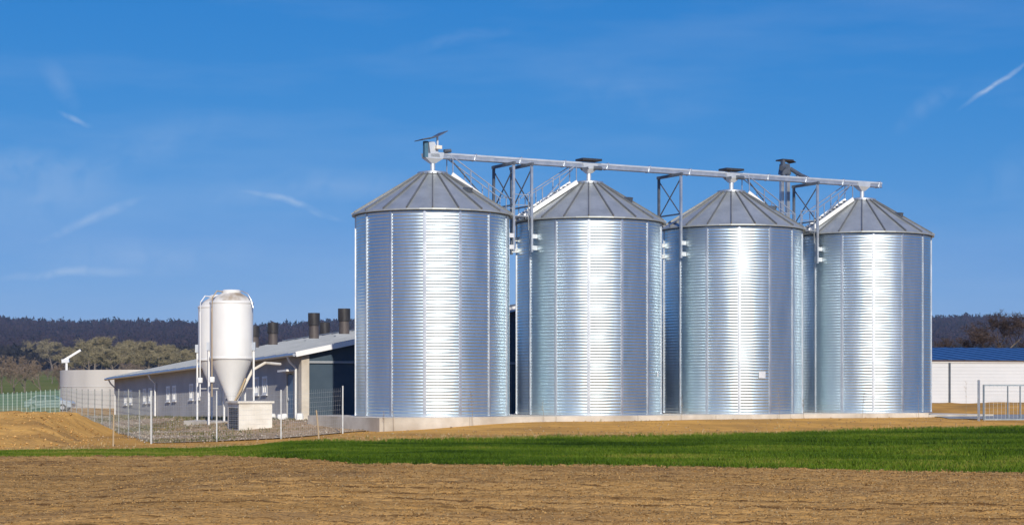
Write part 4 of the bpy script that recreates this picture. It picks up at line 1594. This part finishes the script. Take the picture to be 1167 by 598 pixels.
# scrub belt behind the meadow
for j in range(74):
    px = -60 + j * 4.6 + rt.uniform(-3, 3)
    d = rt.uniform(520, 680)
    if px > 262:
        break
    x = (px - 583.5) * d / FPX
    need = CAM_H + (439 - rt.uniform(415, 428)) * d / FPX - gz(x, d)
    place_tree('scrub_tree', T_BR[j % 3], x, d, need / 7.6, rt.uniform(0, 6.28), 'brown bare tree in the scrub belt behind the meadow', 'bare trees in the scrub belt', 1.25)
# dark bare trees behind the hall
for (px, top, d, lab, w, k) in ((1141, 362, 210, 'broad dark bare tree behind the blue hall roof', 1.15, 0), (1066, 384, 215, 'reddish bare tree between last silo and hall roof', .55, 1),
                                (1187, 380, 225, 'dark bare tree cut by the right edge behind the hall', 1.0, 1)):
    x = (px - 583.5) * d / FPX
    need = CAM_H + (439 - top) * d / FPX - gz(x, d)
    place_tree('bare_tree', T_DK[k], x, d, need / 10.6, 1.3 * k + .4, lab, None, w)


# ------------------------------------------------------------------ far woods on the hills (one mass)
def wood(name, n, y0, y1, k0, k1, hmin, hmax, per, m, lab, seed, conif=0.0):
    r = np.random.default_rng(seed)
    k = r.uniform(k0, k1, n)
    y = np.sqrt(r.uniform(0, 1, n) * (y1 ** 2 - y0 ** 2) + y0 ** 2)
    hid = (k > -.07) & (k < .215)
    keep = ~hid | (r.random(n) < .3)
    k, y = k[keep], y[keep]
    n = len(k)
    x = k * y
    z = ground(x, y)
    h = r.uniform(hmin, hmax, n)
    cr = h * r.uniform(.28, .42, n)
    con = r.random(n) < conif * sm(.7, 1, (y - y0) / (y1 - y0))
    # triangles spread through an egg-shaped crown
    th = r.uniform(0, 6.283, (n, per))
    u = r.uniform(-1, 1, (n, per))
    rad = r.uniform(.35, 1, (n, per)) ** .6
    s = np.sqrt(1 - u * u) * rad
    px = x[:, None] + cr[:, None] * s * np.cos(th) * np.where(con, .5, 1)[:, None] * np.where(con[:, None], 1 - .5 * (u + 1), 1)
    py = y[:, None] + cr[:, None] * s * np.sin(th)
    pz = z[:, None] + h[:, None] * (.58 + .42 * u * rad) * np.where(con, 1.15, 1)[:, None]
    C = np.stack([px, py, pz], 2).reshape(-1, 1, 3)
    sz = np.repeat(cr * .55, per)
    T = r.normal(0, 1, (n * per, 3, 3)) * np.array([.75, .75, 1.0]) * sz[:, None, None] * .62
    V = (C + T).reshape(-1, 3)
    F = np.arange(len(V)).reshape(-1, 3)
    tone = .45 + .9 * vnoise(x, y * .35, 1 / 170., seed, 3) + r.normal(0, .13, n)
    tone = np.where(con, .02, np.clip(tone, .12, 1))
    o = np_obj(name, V, F, m, np.repeat(tone, per))
    tag(o, lab, 'woodland', kind='stuff')
    return o


wm1 = attr_mat('hill_wood', [(.008, .012, .010), (.024, .014, .017), (.036, .022, .024), (.056, .036, .033)], .95)
wm2 = attr_mat('near_wood', [(.009, .014, .011), (.020, .019, .018), (.030, .026, .022), (.055, .043, .032)], .95)
wood('hill_woodland', 15000, 1950, 3080, -.34, .34, 13, 19, 26, wm1, 'dark bare woodland covering the far hill', 101, .22)
wood('slope_woodland', 4200, 1180, 1560, -.34, .34, 10, 15, 40, wm2, 'nearer dark wood along the foot of the far hill', 102, 0)

# ------------------------------------------------------------------ thin air haze
hz = bpy.data.meshes.new('haze')
bmz = bmesh.new()
bmesh.ops.create_cube(bmz, size=1)
bmz.to_mesh(hz)
bmz.free()
ho = link('haze', hz)
ho.scale = (11800, 9400, 140)
ho.location = (0, 4150, 64)
tag(ho, 'thin bluish air haze over the whole landscape', 'haze', kind='stuff')
mh = bpy.data.materials.new('air')
mh.use_nodes = True
n, l = mh.node_tree.nodes, mh.node_tree.links
n.clear()
pv = n.new('ShaderNodeVolumePrincipled')
pv.inputs['Color'].default_value = (.50, .68, 1.0, 1)
pv.inputs['Density'].default_value = 7.5e-5
pv.inputs['Anisotropy'].default_value = .0
om = n.new('ShaderNodeOutputMaterial')
l.new(pv.outputs[0], om.inputs['Volume'])
hz.materials.append(mh)
